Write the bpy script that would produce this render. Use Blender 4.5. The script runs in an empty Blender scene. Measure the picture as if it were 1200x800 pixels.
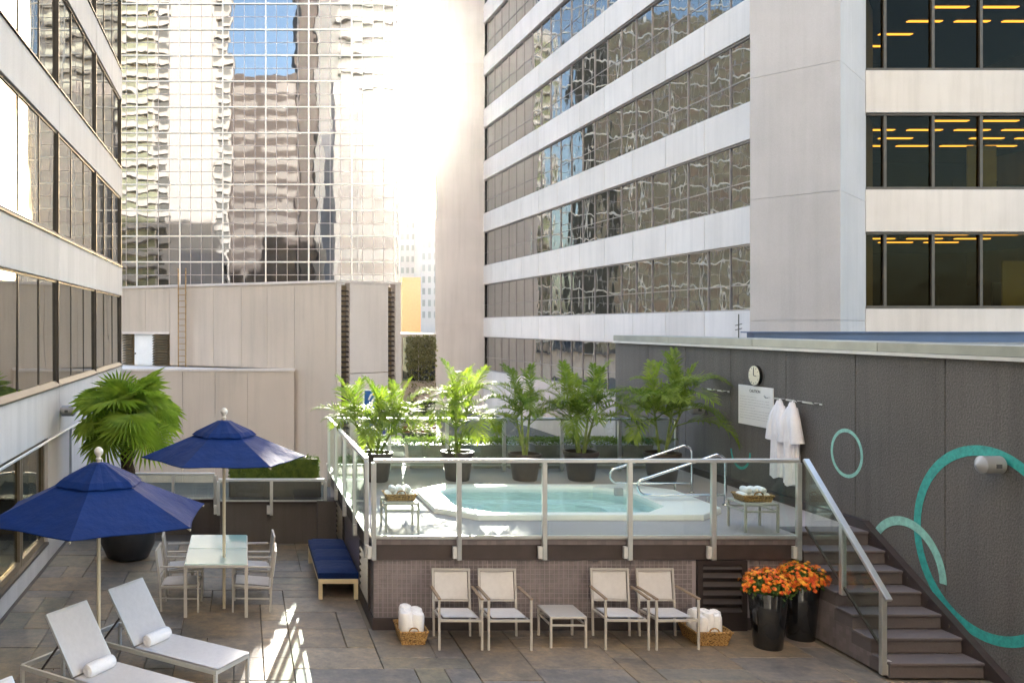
import bpy, bmesh, math, random
from mathutils import Vector, Matrix, Euler
random.seed(7)
R = math.radians
sc = bpy.context.scene
col = sc.collection

# ------------------------------------------------------------------ camera, sky, sun, exposure
F = 1070.0; VX = 285.0; VY = 381.0; CH = 4.0      # focal length and principal point in photo pixels, eye height
cd = bpy.data.cameras.new('camera'); cam = bpy.data.objects.new('camera', cd); col.objects.link(cam)
cam.location = (0, 0, CH); cam.rotation_euler = (R(90), 0, 0)
cd.sensor_width = 36; cd.lens = 36 * F / 1200; cd.shift_x = (600 - VX) / 1200; cd.shift_y = (VY - 400) / 1200
cd.clip_end = 3000; cd.clip_start = 0.1
sc.camera = cam
SUN_X, SUN_Z = (487 - VX) / F, (VY - 105) / F
sun_dir = Vector((SUN_X, 1, SUN_Z)).normalized()
SUN_EL = math.asin(sun_dir.z); SUN_AZ = math.atan2(sun_dir.x, sun_dir.y)
w = bpy.data.worlds.new('World'); sc.world = w; w.use_nodes = True
wn = w.node_tree.nodes; wl = w.node_tree.links
sky = wn.new('ShaderNodeTexSky'); sky.sky_type = 'NISHITA'; sky.sun_disc = False
sky.sun_elevation = SUN_EL; sky.sun_rotation = SUN_AZ
sky.air_density = 1.0; sky.dust_density = 2.0; sky.ozone_density = .8
bg = wn['Background']; bg.inputs['Strength'].default_value = 0.15
wl.new(sky.outputs[0], bg.inputs['Color'])
sd = bpy.data.lights.new('sun', 'SUN'); sun = bpy.data.objects.new('sun', sd); col.objects.link(sun)
sd.energy = 5.0; sd.angle = R(0.5); sd.color = (1.0, 0.92, 0.80)
sun.rotation_euler = (-sun_dir).to_track_quat('-Z', 'Y').to_euler(); sun.location = (20, 100, 40)
sc.view_settings.view_transform = 'Standard'; sc.view_settings.look = 'None'
sc.view_settings.exposure = 3.0; sc.view_settings.gamma = 1.0; sc.view_settings.use_curve_mapping = False
sc.render.resolution_x = 1024; sc.render.resolution_y = 682
sc.render.engine = 'CYCLES'
cy = sc.cycles
cy.use_denoising = True; cy.max_bounces = 10; cy.diffuse_bounces = 5; cy.glossy_bounces = 5
cy.transparent_max_bounces = 24; cy.transmission_bounces = 6; cy.caustics_reflective = False; cy.caustics_refractive = False
cy.sample_clamp_indirect = 6

# ------------------------------------------------------------------ helpers
def at(px, py, Y):                      # photo pixel at depth Y -> world point
    return Vector(((px - VX) / F * Y, Y, CH - (py - VY) / F * Y))
def gx(px, Y): return (px - VX) / F * Y
def hz(py, Y): return CH - (py - VY) / F * Y

class MB:
    def __init__(s): s.v = []; s.f = []
    def add(s, vs, fs):
        n = len(s.v); s.v += [tuple(v) for v in vs]; s.f += [tuple(i + n for i in f) for f in fs]; return s
    def box(s, x0, x1, y0, y1, z0, z1):
        if x0 > x1: x0, x1 = x1, x0
        if y0 > y1: y0, y1 = y1, y0
        if z0 > z1: z0, z1 = z1, z0
        return s.add([(x0,y0,z0),(x1,y0,z0),(x1,y1,z0),(x0,y1,z0),(x0,y0,z1),(x1,y0,z1),(x1,y1,z1),(x0,y1,z1)],
              [(0,3,2,1),(4,5,6,7),(0,1,5,4),(1,2,6,5),(2,3,7,6),(3,0,4,7)])
    def prism(s, pts, z0, z1):          # plan outline (ccw) extruded upward
        a = sum(pts[i][0]*pts[(i+1)%len(pts)][1]-pts[(i+1)%len(pts)][0]*pts[i][1] for i in range(len(pts)))
        if a < 0: pts = pts[::-1]
        n = len(pts)
        return s.add([(p[0],p[1],z0) for p in pts]+[(p[0],p[1],z1) for p in pts],
              [tuple(range(n))[::-1], tuple(range(n,2*n))]+[(i,(i+1)%n,n+(i+1)%n,n+i) for i in range(n)])
    def bar(s, p, q, w, h=None, up=(0,0,1)):
        p = Vector(p); q = Vector(q); h = h or w; d = (q-p).normalized(); up = Vector(up)
        if abs(d.dot(up)) > .97: up = Vector((0,1,0))
        a = d.cross(up).normalized()*w/2; b = a.cross(d).normalized()*h/2
        vs = [p-a-b,p+a-b,p+a+b,p-a+b,q-a-b,q+a-b,q+a+b,q-a+b]
        return s.add(vs, [(0,3,2,1),(4,5,6,7),(0,1,5,4),(1,2,6,5),(2,3,7,6),(3,0,4,7)])
    def tube(s, pts, r, n=8, caps=True):
        pts = [Vector(p) for p in pts]; m = len(pts)
        rs = r if isinstance(r, (list, tuple)) else [r]*m
        ref = Vector((0,0,1)); vs = []; fs = []
        prev = None
        for i, p in enumerate(pts):
            d = (pts[min(i+1,m-1)]-pts[max(i-1,0)]).normalized()
            if prev is None:
                a = d.cross(ref)
                if a.length < .1: a = d.cross(Vector((1,0,0)))
                a.normalize()
            else:
                a = (prev - d*prev.dot(d)).normalized()
            prev = a; b = d.cross(a)
            for k in range(n):
                t = 2*math.pi*k/n; vs.append(p+(a*math.cos(t)+b*math.sin(t))*rs[i])
        for i in range(m-1):
            for k in range(n):
                fs.append((i*n+k, i*n+(k+1)%n, (i+1)*n+(k+1)%n, (i+1)*n+k))
        if caps: fs += [tuple(range(n))[::-1], tuple(range((m-1)*n, m*n))]
        return s.add(vs, fs)
    def lathe(s, prof, c=(0,0,0), n=24):   # prof: (r, z)
        vs = []; fs = []
        for r, z in prof:
            for k in range(n):
                t = 2*math.pi*k/n; vs.append((c[0]+r*math.cos(t), c[1]+r*math.sin(t), c[2]+z))
        for i in range(len(prof)-1):
            for k in range(n):
                fs.append((i*n+k, i*n+(k+1)%n, (i+1)*n+(k+1)%n, (i+1)*n+k))
        fs += [tuple(range(n))[::-1], tuple(range((len(prof)-1)*n, len(prof)*n))]
        return s.add(vs, fs)
    def mesh(s, name, origin=(0,0,0), smooth=False, bevel=0):
        me = bpy.data.meshes.new(name); o = Vector(origin)
        me.from_pydata([Vector(v)-o for v in s.v], [], s.f)
        if bevel:
            bm = bmesh.new(); bm.from_mesh(me)
            bmesh.ops.bevel(bm, geom=list(bm.edges), offset=bevel, segments=1, affect='EDGES', clamp_overlap=True)
            bm.to_mesh(me); bm.free()
        if smooth:
            me.polygons.foreach_set('use_smooth', [True]*len(me.polygons))
            try: me.set_sharp_from_angle(angle=R(40))
            except Exception: pass
        me.update(); return me
    def build(s, name, m, parent=None, smooth=False, bevel=0, origin=None):
        og = org(parent) if parent is not None else Vector(origin or (0,0,0))
        me = s.mesh(name, og, smooth, bevel); me.materials.append(M[m] if isinstance(m, str) else m)
        o = bpy.data.objects.new(name, me); col.objects.link(o); o.parent = parent
        if parent is None: o.location = og
        return o
def org(o):
    v = Vector((0,0,0))
    while o is not None: v = v + o.location; o = o.parent
    return v
def tag(o, label=None, cat=None, group=None, kind=None):
    if label: o['label'] = label
    if cat: o['category'] = cat
    if group: o['group'] = group
    if kind: o['kind'] = kind
    return o
def empty(name, loc, label=None, cat=None, group=None, rz=0):
    o = bpy.data.objects.new(name, None); o.empty_display_size = .2; col.objects.link(o)
    o.location = loc; o.rotation_euler.z = rz; return tag(o, label, cat, group)
def inst(name, me, parent, loc, rot=(0,0,0), scale=(1,1,1)):
    o = bpy.data.objects.new(name, me); col.objects.link(o); o.parent = parent
    o.location = loc; o.rotation_euler = rot; o.scale = scale; return o
def copy_tree(o, parent=None):
    c = o.copy(); col.objects.link(c); c.parent = parent
    for ch in list(o.children): copy_tree(ch, c)
    return c
def kids(o): return [c for c in o.children]

# ------------------------------------------------------------------ materials
M = {}
def nt(name):
    m = bpy.data.materials.new(name); m.use_nodes = True; M[name] = m
    return m, m.node_tree.nodes, m.node_tree.links, m.node_tree.nodes['Principled BSDF']
def pos(n, l, scale=(1,1,1), obj=False):
    mp = n.new('ShaderNodeMapping'); mp.inputs['Scale'].default_value = scale
    if obj: l.new(n.new('ShaderNodeTexCoord').outputs['Object'], mp.inputs[0])
    else: l.new(n.new('ShaderNodeNewGeometry').outputs['Position'], mp.inputs[0])
    return mp.outputs[0]
def noise(n, l, vec, scale, detail=4, rough=.55):
    t = n.new('ShaderNodeTexNoise'); t.inputs['Scale'].default_value = scale; t.inputs['Detail'].default_value = detail
    t.inputs['Roughness'].default_value = rough; l.new(vec, t.inputs['Vector']); return t.outputs['Fac']
def ramp(n, l, fac, stops):
    r = n.new('ShaderNodeValToRGB'); e = r.color_ramp.elements
    while len(e) < len(stops): e.new(.5)
    for i, (p, c) in enumerate(stops): e[i].position = p; e[i].color = (*c, 1)
    l.new(fac, r.inputs[0]); return r.outputs[0]
def mixc(n, l, fac, a, b, mode='MIX'):
    x = n.new('ShaderNodeMix'); x.data_type = 'RGBA'; x.blend_type = mode
    for i, v in ((0, fac), (6, a), (7, b)):
        if isinstance(v, (int, float)): x.inputs[i].default_value = v
        elif isinstance(v, tuple): x.inputs[i].default_value = (*v, 1)
        else: l.new(v, x.inputs[i])
    return x.outputs[2]
def bump(n, l, p, h, strength=.3, dist=.01):
    b = n.new('ShaderNodeBump'); b.inputs['Strength'].default_value = strength; b.inputs['Distance'].default_value = dist
    l.new(h, b.inputs['Height']); l.new(b.outputs[0], p.inputs['Normal'])
def sh(c, k): return tuple(min(1, x*k) for x in c)
def plain(name, c, rough=.5, metal=0, var=.12, scale=3, bs=0, bscale=60, obj=False, stretch=(1,1,1), rnd=0, **kw):
    m, n, l, p = nt(name)
    v = pos(n, l, stretch, obj)
    f = noise(n, l, v, scale)
    cc = ramp(n, l, f, [(.3, sh(c, 1-var)), (.7, sh(c, 1+var*.6))])
    if rnd:
        oi = n.new('ShaderNodeObjectInfo')
        cc = mixc(n, l, oi.outputs['Random'], mixc(n, l, 1.0, cc, (1-rnd,)*3, 'MULTIPLY'), cc)
    l.new(cc, p.inputs['Base Color'])
    p.inputs['Roughness'].default_value = rough; p.inputs['Metallic'].default_value = metal
    for k, x in kw.items(): p.inputs[k.replace('_', ' ')].default_value = x
    if bs: bump(n, l, p, noise(n, l, v, bscale, 3), bs, .004)
    return m
def concrete(name, c, dirt=.18, streak=.12, bs=.25, fine=40, dist=.006, fc=.86):
    m, n, l, p = nt(name)
    v = pos(n, l); big = noise(n, l, v, .45, 5, .6)
    st = noise(n, l, pos(n, l, (2.2, 2.2, .12)), 1.6, 4, .6)
    fi = noise(n, l, v, fine, 3, .6)
    a = ramp(n, l, big, [(.3, sh(c, 1-dirt)), (.65, c)])
    a = mixc(n, l, 1.0, a, ramp(n, l, st, [(.28, (1-streak*2,)*3), (.55, (1,1,1))]), 'MULTIPLY')
    a = mixc(n, l, 1.0, a, ramp(n, l, fi, [(.25, (fc,)*3), (.7, (1,1,1))]), 'MULTIPLY')
    oi = n.new('ShaderNodeObjectInfo')
    a = mixc(n, l, oi.outputs['Random'], a, mixc(n, l, 1.0, a, (.93,.925,.91), 'MULTIPLY'))
    l.new(a, p.inputs['Base Color']); p.inputs['Roughness'].default_value = .85
    bump(n, l, p, fi, bs, dist); return m
concrete('conc_white', (.64, .605, .59), .14, .06); concrete('conc_beige', (.58, .50, .435), .1, .07)
concrete('conc_grey', (.52, .505, .515), .12, .04); concrete('conc_pale', (.70, .64, .615), .10, .05)
concrete('wall_dark', (.195, .182, .172), .22, .12, 1.0, 42, .016, .5)
concrete('deck_floor', (.42, .375, .385), .2, 0, .15); concrete('stair_stone', (.15, .127, .13), .25, .0, .3)
concrete('retaining', (.12, .105, .10), .25, .1, .2); concrete('tower_white', (.60, .565, .52), .06, .05); concrete('tower_brown', (.135, .112, .10), .1, .1); concrete('tower_pale', (.27, .265, .255), .1, .05); concrete('tower_cream', (.42, .41, .39), .1, .05); concrete('tower_olive', (.15, .145, .105), .4, .2)
concrete('street_asphalt', (.12, .118, .115), .2, 0); concrete('grout', (.20, .17, .135), .3, 0)
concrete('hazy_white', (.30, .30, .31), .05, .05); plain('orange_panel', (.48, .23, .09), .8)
plain('alu', (.62, .64, .64), .32, .75, .06, 6); plain('alu_white', (.62, .62, .60), .4, .25, .05, 6)
plain('frame_beige', (.50, .47, .435), .42, .2, .05, 8, obj=True); plain('chrome', (.82, .83, .84), .09, 1.0, .02)
plain('bronze', (.065, .053, .042), .5, .2, .2, 4); plain('bronze_light', (.22, .175, .12), .4, .5, .2, 4)
plain('mullion_cream', (.60, .55, .50), .45, .1, .05); plain('mullion_grey', (.30, .27, .27), .45, .4, .1)
plain('fascia_brown', (.052, .038, .036), .5, 0, .25, 5, .15, 30); plain('vent_brown', (.026, .017, .016), .6, 0, .2, 6)
plain('sling', (.60, .58, .58), .75, 0, .05, 20, .3, 420, obj=True); plain('sling_dark', (.60, .575, .565), .7, 0, .05, 20, .3, 420, obj=True)
plain('arm_wood', (.30, .21, .14), .55, 0, .25, 30, obj=True, stretch=(1, 6, 1))
plain('pole_cream', (.66, .58, .42), .4, 0, .06, 5); plain('finial', (.70, .66, .58), .35, 0, .05)
plain('cream_paint', (.74, .62, .40), .45, 0, .06, 6)
plain('black_gloss', (.010, .010, .011), .12, 0, .1, 6, Coat_Weight=.5); plain('pot_black', (.022, .022, .025), .5, 0, .3, 6)
plain('pot_clay', (.075, .058, .048), .55, 0, .3, 5, .2, 30, rnd=.4); plain('planter_grey', (.46, .43, .39), .65, 0, .15, 5, rnd=.5)
plain('soil', (.05, .035, .024), .95, 0, .4, 20, .8, 40)
plain('towel', (.86, .855, .87), .9, 0, .04, 40, .5, 260, obj=True); plain('robe', (.84, .835, .88), .9, 0, .04, 20, .4, 200)
plain('cream_face', (.78, .74, .60), .4); plain('sign_white', (.85, .85, .84), .45, 0, .03); plain('ink', (.10, .10, .11), .6); plain('ink_pale', (.50, .50, .51), .6)
plain('ring_teal', (.04, .40, .36), .6, 0, .3, 14, 1, 42); plain('ring_mint', (.30, .62, .54), .6, 0, .22, 14, 1, 42)
plain('lamp_grey', (.40, .40, .41), .4, .3); plain('pool_shell', (.88, .88, .86), .3, 0, .03, 3)
plain('pool_aqua', (.82, .985, 1.0), .4, 0, .1, 2); plain('blue_metal', (.05, .09, .20), .4, .2, .2, 1)
plain('flash_grey', (.28, .30, .29), .4, .4, .2, 2, rnd=.2); plain('flash_white', (.60, .60, .585), .4, 0, .1)
plain('rust', (.34, .22, .10), .7, .2, .4, 8); plain('louver_brown', (.24, .17, .09), .55, .1, .3, 6)
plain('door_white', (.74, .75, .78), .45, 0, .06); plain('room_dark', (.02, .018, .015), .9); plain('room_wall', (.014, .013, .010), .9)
plain('sign_blue', (.004, .09, .30), .4); plain('sign_navy', (.06, .055, .30), .4); plain('sign_yellow', (.85, .60, .03), .4)
plain('trunk', (.085, .05, .028), .95, 0, .5, 18, 1.0, 60); plain('cane', (.20, .26, .06), .5, 0, .35, 14)
plain('brick_red', (.34, .13, .06), .8, 0, .3, 8); plain('lime_panel', (.42, .46, .22), .7)

plain('win_green', (.20, .22, .12), .35, 0, .5, .5); plain('win_black', (.03, .03, .02), .4); plain('win_brown', (.10, .075, .055), .4, 0, .4, .3)
def leaf(name, c, c2, trans=.35, rough=.6):
    m, n, l, p = nt(name)
    oi = n.new('ShaderNodeObjectInfo')
    f = noise(n, l, pos(n, l), 7, 2)
    f2 = n.new('ShaderNodeMath'); f2.operation = 'ADD'; l.new(f, f2.inputs[0])
    f3 = n.new('ShaderNodeMath'); f3.operation = 'MULTIPLY'; f3.inputs[1].default_value = .35; l.new(oi.outputs['Random'], f3.inputs[0]); l.new(f3.outputs[0], f2.inputs[1])
    cc = ramp(n, l, f2.outputs[0], [(.35, c), (.85, c2)])
    l.new(cc, p.inputs['Base Color']); p.inputs['Roughness'].default_value = rough; p.inputs['Specular IOR Level'].default_value = .25
    tr = n.new('ShaderNodeBsdfTranslucent'); l.new(mixc(n, l, 1.0, cc, (1.05, 1.1, .5), 'MULTIPLY'), tr.inputs[0])
    mx = n.new('ShaderNodeMixShader'); mx.inputs[0].default_value = trans
    l.new(p.outputs[0], mx.inputs[1]); l.new(tr.outputs[0], mx.inputs[2]); l.new(mx.outputs[0], n['Material Output'].inputs[0])
leaf('leaf_palm', (.075, .14, .02), (.23, .31, .05), .45); leaf('leaf_fan', (.13, .23, .03), (.36, .48, .08), .5)
leaf('leaf_hedge', (.07, .12, .02), (.20, .27, .05), .35, .55); leaf('leaf_mum', (.05, .10, .02), (.12, .20, .05), .25, .6)
leaf('leaf_ivy', (.06, .07, .02), (.16, .16, .05), .3, .7)
def petals(name, stops):
    m, n, l, p = nt(name)
    f = noise(n, l, pos(n, l), 14, 1)
    l.new(ramp(n, l, f, stops), p.inputs['Base Color']); p.inputs['Roughness'].default_value = .6
petals('petal', [(.33, (.62, .06, .008)), (.47, (.82, .17, .01)), (.58, (.90, .36, .02)), (.70, (.92, .58, .06))])
for nm in ('ring_teal', 'ring_mint'):
    n, l = M[nm].node_tree.nodes, M[nm].node_tree.links; p = n['Principled BSDF']
    src = p.inputs['Base Color'].links[0].from_socket; v = pos(n, l)
    wf = ramp(n, l, noise(n, l, v, 38, 4, .7), [(.60, (0, 0, 0)), (.70, (.8, .8, .8))]); wg = ramp(n, l, noise(n, l, v, 2.2, 2), [(.42, (.15, .15, .15)), (.62, (1, 1, 1))])
    l.new(mixc(n, l, mixc(n, l, 1.0, wf, wg, 'MULTIPLY'), src, (.13, .15, .145)), p.inputs['Base Color'])
# fabric of the parasols
def fabric(name, c):
    m, n, l, p = nt(name)
    v = pos(n, l, obj=True); f = noise(n, l, v, 4, 3)
    cc = ramp(n, l, f, [(.3, sh(c, .82)), (.7, sh(c, 1.1))]); l.new(cc, p.inputs['Base Color'])
    p.inputs['Roughness'].default_value = .7; p.inputs['Sheen Weight'].default_value = .03; p.inputs['Specular IOR Level'].default_value = .2; p.inputs['Sheen Roughness'].default_value = .4
    wr = noise(n, l, pos(n, l, (1, 1, .35), True), 7, 4, .6); bump(n, l, p, wr, .55, .03)
    tr = n.new('ShaderNodeBsdfTranslucent'); tr.inputs[0].default_value = (*sh(c, 1.6), 1)
    mx = n.new('ShaderNodeMixShader'); mx.inputs[0].default_value = .15
    l.new(p.outputs[0], mx.inputs[1]); l.new(tr.outputs[0], mx.inputs[2]); l.new(mx.outputs[0], n['Material Output'].inputs[0])
fabric('canvas_blue', (.0006, .021, .125)); fabric('cushion_blue', (.001, .018, .10))
# slate
m, n, l, p = nt('slate')
oi = n.new('ShaderNodeObjectInfo'); v = pos(n, l)
base = ramp(n, l, oi.outputs['Random'], [(0, (.15, .118, .09)), (.2, (.20, .15, .105)), (.4, (.155, .135, .122)), (.58, (.22, .158, .105)), (.75, (.175, .148, .105)), (.88, (.14, .122, .112)), (1, (.235, .185, .135))])
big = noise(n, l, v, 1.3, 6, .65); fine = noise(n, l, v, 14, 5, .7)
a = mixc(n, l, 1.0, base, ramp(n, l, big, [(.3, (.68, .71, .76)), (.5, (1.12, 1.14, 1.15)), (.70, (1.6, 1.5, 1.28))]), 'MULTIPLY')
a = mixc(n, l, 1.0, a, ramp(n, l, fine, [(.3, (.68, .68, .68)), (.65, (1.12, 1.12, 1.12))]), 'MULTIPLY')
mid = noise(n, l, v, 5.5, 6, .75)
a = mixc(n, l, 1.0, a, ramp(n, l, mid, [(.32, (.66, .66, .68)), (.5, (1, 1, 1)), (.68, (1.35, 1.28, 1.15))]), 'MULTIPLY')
rust = noise(n, l, v, .8, 3, .5)
rf = ramp(n, l, rust, [(.62, (0, 0, 0)), (.78, (.14, .14, .14))])
a = mixc(n, l, rf, a, (.21, .125, .06))
lich = ramp(n, l, noise(n, l, v, 3.1, 6, .8), [(.64, (0, 0, 0)), (.74, (.5, .5, .5))])
a = mixc(n, l, lich, a, (.30, .275, .23))
l.new(a, p.inputs['Base Color'])
l.new(ramp(n, l, fine, [(.3, (.42,)*3), (.7, (.62,)*3)]), p.inputs['Roughness'])
bump(n, l, p, mixc(n, l, .5, fine, big), .5, .012)
# mosaic tiles
m, n, l, p = nt('mosaic')
v = pos(n, l); wv = n.new('ShaderNodeTexWhiteNoise'); sn = n.new('ShaderNodeVectorMath'); sn.operation = 'SNAP'
sn.inputs[1].default_value = (.0625, .0625, .0625); l.new(v, sn.inputs[0]); l.new(sn.outputs[0], wv.inputs['Vector'])
cc = ramp(n, l, wv.outputs['Value'], [(0, (.155, .132, .138)), (.5, (.185, .157, .163)), (1, (.22, .188, .193))])
l.new(cc, p.inputs['Base Color']); p.inputs['Roughness'].default_value = .3
plain('grout_light', (.34, .30, .31), .8)
# wicker
m, n, l, p = nt('wicker')
v = pos(n, l, (1, 1, 1), True)
wvx = n.new('ShaderNodeTexVoronoi'); wvx.inputs['Scale'].default_value = 42; mp = pos(n, l, (1, 1, 1.7), True); l.new(mp, wvx.inputs['Vector'])
cc = ramp(n, l, wvx.outputs['Distance'], [(.1, (.62, .40, .15)), (.55, (.40, .22, .07)), (.8, (.12, .06, .02))])
l.new(cc, p.inputs['Base Color']); p.inputs['Roughness'].default_value = .6
b = n.new('ShaderNodeBump'); b.invert = True; b.inputs['Strength'].default_value = .9; b.inputs['Distance'].default_value = .012
l.new(wvx.outputs['Distance'], b.inputs['Height']); l.new(b.outputs[0], p.inputs['Normal'])
# glass
def mirror(name, tint, body, refl, wav, wscale, rough=.015):
    m, n, l, p = nt(name); n.remove(p)
    g = n.new('ShaderNodeBsdfGlossy'); g.inputs['Color'].default_value = (*tint, 1); g.inputs['Roughness'].default_value = rough
    d = n.new('ShaderNodeBsdfDiffuse'); d.inputs['Color'].default_value = (*body, 1)
    mx = n.new('ShaderNodeMixShader'); mx.inputs[0].default_value = refl
    l.new(d.outputs[0], mx.inputs[1]); l.new(g.outputs[0], mx.inputs[2]); l.new(mx.outputs[0], n['Material Output'].inputs[0])
    v = pos(n, l, (1, 1, .8)); f = noise(n, l, v, wscale, 2, .4)
    b = n.new('ShaderNodeBump'); b.inputs['Strength'].default_value = 1; b.inputs['Distance'].default_value = wav
    l.new(f, b.inputs['Height']); l.new(b.outputs[0], g.inputs['Normal'])
mirror('glass_tower', (.155, .162, .178), (.04, .04, .045), .88, .009, .40)
mirror('glass_bands', (.62, .64, .65), (.02, .018, .014), .85, .014, .7)
mirror('glass_left', (.66, .65, .61), (.09, .075, .06), .75, .004, .6)
mirror('glass_dim', (.16, .17, .13), (.05, .05, .035), .6, .01, .6); mirror('glass_dark', (.5, .55, .5), (.03, .035, .03), .5, .01, .6)
def clear(name, tint, refl, rough=.0, wav=0):
    m, n, l, p = nt(name); n.remove(p)
    t = n.new('ShaderNodeBsdfTransparent'); t.inputs[0].default_value = (*tint, 1)
    g = n.new('ShaderNodeBsdfGlossy'); g.inputs['Roughness'].default_value = rough; g.inputs['Color'].default_value = (.95, 1, .97, 1)
    lw_ = n.new('ShaderNodeLayerWeight'); pw_ = n.new('ShaderNodeMath'); pw_.operation = 'POWER'; pw_.inputs[1].default_value = 4.5
    l.new(lw_.outputs['Facing'], pw_.inputs[0])
    mm = n.new('ShaderNodeMath'); mm.operation = 'MULTIPLY_ADD'; mm.inputs[1].default_value = .9; mm.inputs[2].default_value = .04*refl
    l.new(pw_.outputs[0], mm.inputs[0])
    mx = n.new('ShaderNodeMixShader'); l.new(mm.outputs[0], mx.inputs[0])
    l.new(t.outputs[0], mx.inputs[1]); l.new(g.outputs[0], mx.inputs[2]); l.new(mx.outputs[0], n['Material Output'].inputs[0])
    if wav:
        f = noise(n, l, pos(n, l), 1.2, 2, .4); b = n.new('ShaderNodeBump'); b.inputs['Strength'].default_value = 1; b.inputs['Distance'].default_value = wav
        l.new(f, b.inputs['Height']); l.new(b.outputs[0], g.inputs['Normal'])
clear('glass_rail', (.91, .96, .935), 1.1); clear('glass_office', (.52, .47, .33), .12, 0, .012); clear('glass_top', (.3, .4, .38), 3.0)
# water
m, n, l, p = nt('water'); n.remove(p)
t = n.new('ShaderNodeBsdfTransparent'); t.inputs[0].default_value = (.87, .99, .98, 1)
g = n.new('ShaderNodeBsdfGlossy'); g.inputs['Roughness'].default_value = .03
fr = n.new('ShaderNodeFresnel'); fr.inputs['IOR'].default_value = 1.22
mx = n.new('ShaderNodeMixShader'); l.new(fr.outputs[0], mx.inputs[0]); l.new(t.outputs[0], mx.inputs[1]); l.new(g.outputs[0], mx.inputs[2])
l.new(mx.outputs[0], n['Material Output'].inputs[0])
b = n.new('ShaderNodeBump'); b.inputs['Strength'].default_value = 1; b.inputs['Distance'].default_value = .02
l.new(noise(n, l, pos(n, l), 3.5, 3, .5), b.inputs['Height']); l.new(b.outputs[0], g.inputs['Normal']); l.new(b.outputs[0], fr.inputs['Normal'])
# glowing ceiling strips
m, n, l, p = nt('strip_light'); n.remove(p)
e = n.new('ShaderNodeEmission'); e.inputs[0].default_value = (1.0, .52, .09, 1); e.inputs[1].default_value = .9
l.new(e.outputs[0], n['Material Output'].inputs[0])

# ------------------------------------------------------------------ ground and terrace
DK = 1.23                       # pool deck height
WX = 8.5                        # face of the dark wall
LX = -3.3                       # face of the left building
PX, PY, PB = 1.72, 12.0, 18.3   # platform left edge, front, back
tag(MB().box(-900, 900, -400, 1600, -2.3, -2.0).build('ground', 'street_asphalt'), kind='structure')
patio = tag(MB().box(-3.6, 9.2, -4, 17.0, -1.99, -.03).build('patio', 'grout'), kind='structure')
patio_mesh_cache = {}
def slab_mesh(wc, dc):
    k = (wc, dc)
    if k not in patio_mesh_cache:
        c = .35; g = .0045
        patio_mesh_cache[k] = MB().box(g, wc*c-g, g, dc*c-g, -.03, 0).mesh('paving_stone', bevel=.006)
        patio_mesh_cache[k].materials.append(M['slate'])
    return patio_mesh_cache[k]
c = .35; X0, Y0 = -3.26, 8.2; NX, NY = 34, 26
occ = [[False]*NY for _ in range(NX)]
for i in range(NX):
    for j in range(NY):
        x, y = X0+i*c, Y0+j*c
        if (x+c > PX+.05 and y+c > PY+.1) or y > 16.75 or (x+c > 7.42 and y+c > 10.36): occ[i][j] = True
sizes = [(3,2),(2,2),(4,2),(2,1),(3,1),(3,3),(2,3),(4,1),(1,2),(3,2),(4,2),(2,2)]
rs = random.Random(3)
for j in range(NY):
    for i in range(NX):
        if occ[i][j]: continue
        opts = sizes[:]; rs.shuffle(opts); opts += [(2,1),(1,1)]
        for (a_, b_) in opts:
            if i+a_ <= NX and j+b_ <= NY and all(not occ[i+p_][j+q_] for p_ in range(a_) for q_ in range(b_)): break
        for p_ in range(a_):
            for q_ in range(b_): occ[i+p_][j+q_] = True
        inst('paving_stone', slab_mesh(a_, b_), patio, (X0+i*c, Y0+j*c, rs.uniform(-.003, .003)), (R(rs.uniform(-.25,.25)), R(rs.uniform(-.25,.25)), 0))

# ------------------------------------------------------------------ pool deck
deck = MB(); OX0, OX1, OY0, OY1, OC = 2.82, 7.05, 12.95, 15.45, .52
def octagon(x0, x1, y0, y1, cc):
    return [(x0+cc,y0),(x1-cc,y0),(x1,y0+cc),(x1,y1-cc),(x1-cc,y1),(x0+cc,y1),(x0,y1-cc),(x0,y0+cc)]
O1 = octagon(OX0+.1, OX1-.1, OY0+.1, OY1-.1, OC)
# floor sheet with the pool cut out: strips round the octagon
zf = DK
def strip_quad(mb, a, b, c_, d): mb.add([(*a,zf),(*b,zf),(*c_,zf),(*d,zf)], [(0,1,2,3)])
bx0, bx1, by0, by1 = PX, WX, PY, PB
strip_quad(deck, (bx0,by0),(7.33,by0),(7.33,O1[0][1]),(bx0,O1[0][1])); strip_quad(deck, (7.33,12.29),(bx1,12.29),(bx1,O1[0][1]),(7.33,O1[0][1]))
strip_quad(deck, (bx0,O1[5][1]),(bx1,O1[5][1]),(bx1,by1),(bx0,by1))
strip_quad(deck, (bx0,O1[0][1]),(O1[7][0],O1[0][1]),(O1[7][0],O1[5][1]),(bx0,O1[5][1]))
strip_quad(deck, (O1[2][0],O1[0][1]),(bx1,O1[0][1]),(bx1,O1[5][1]),(O1[2][0],O1[5][1]))
for tri in ((O1[0],O1[7],(O1[7][0],O1[0][1])), (O1[1],(O1[2][0],O1[1][1]),O1[2]), (O1[3],(O1[3][0],O1[4][1]),O1[4]), (O1[5],(O1[6][0],O1[5][1]),O1[6])):
    deck.add([(*q, zf) for q in tri], [(0,1,2)])
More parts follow.
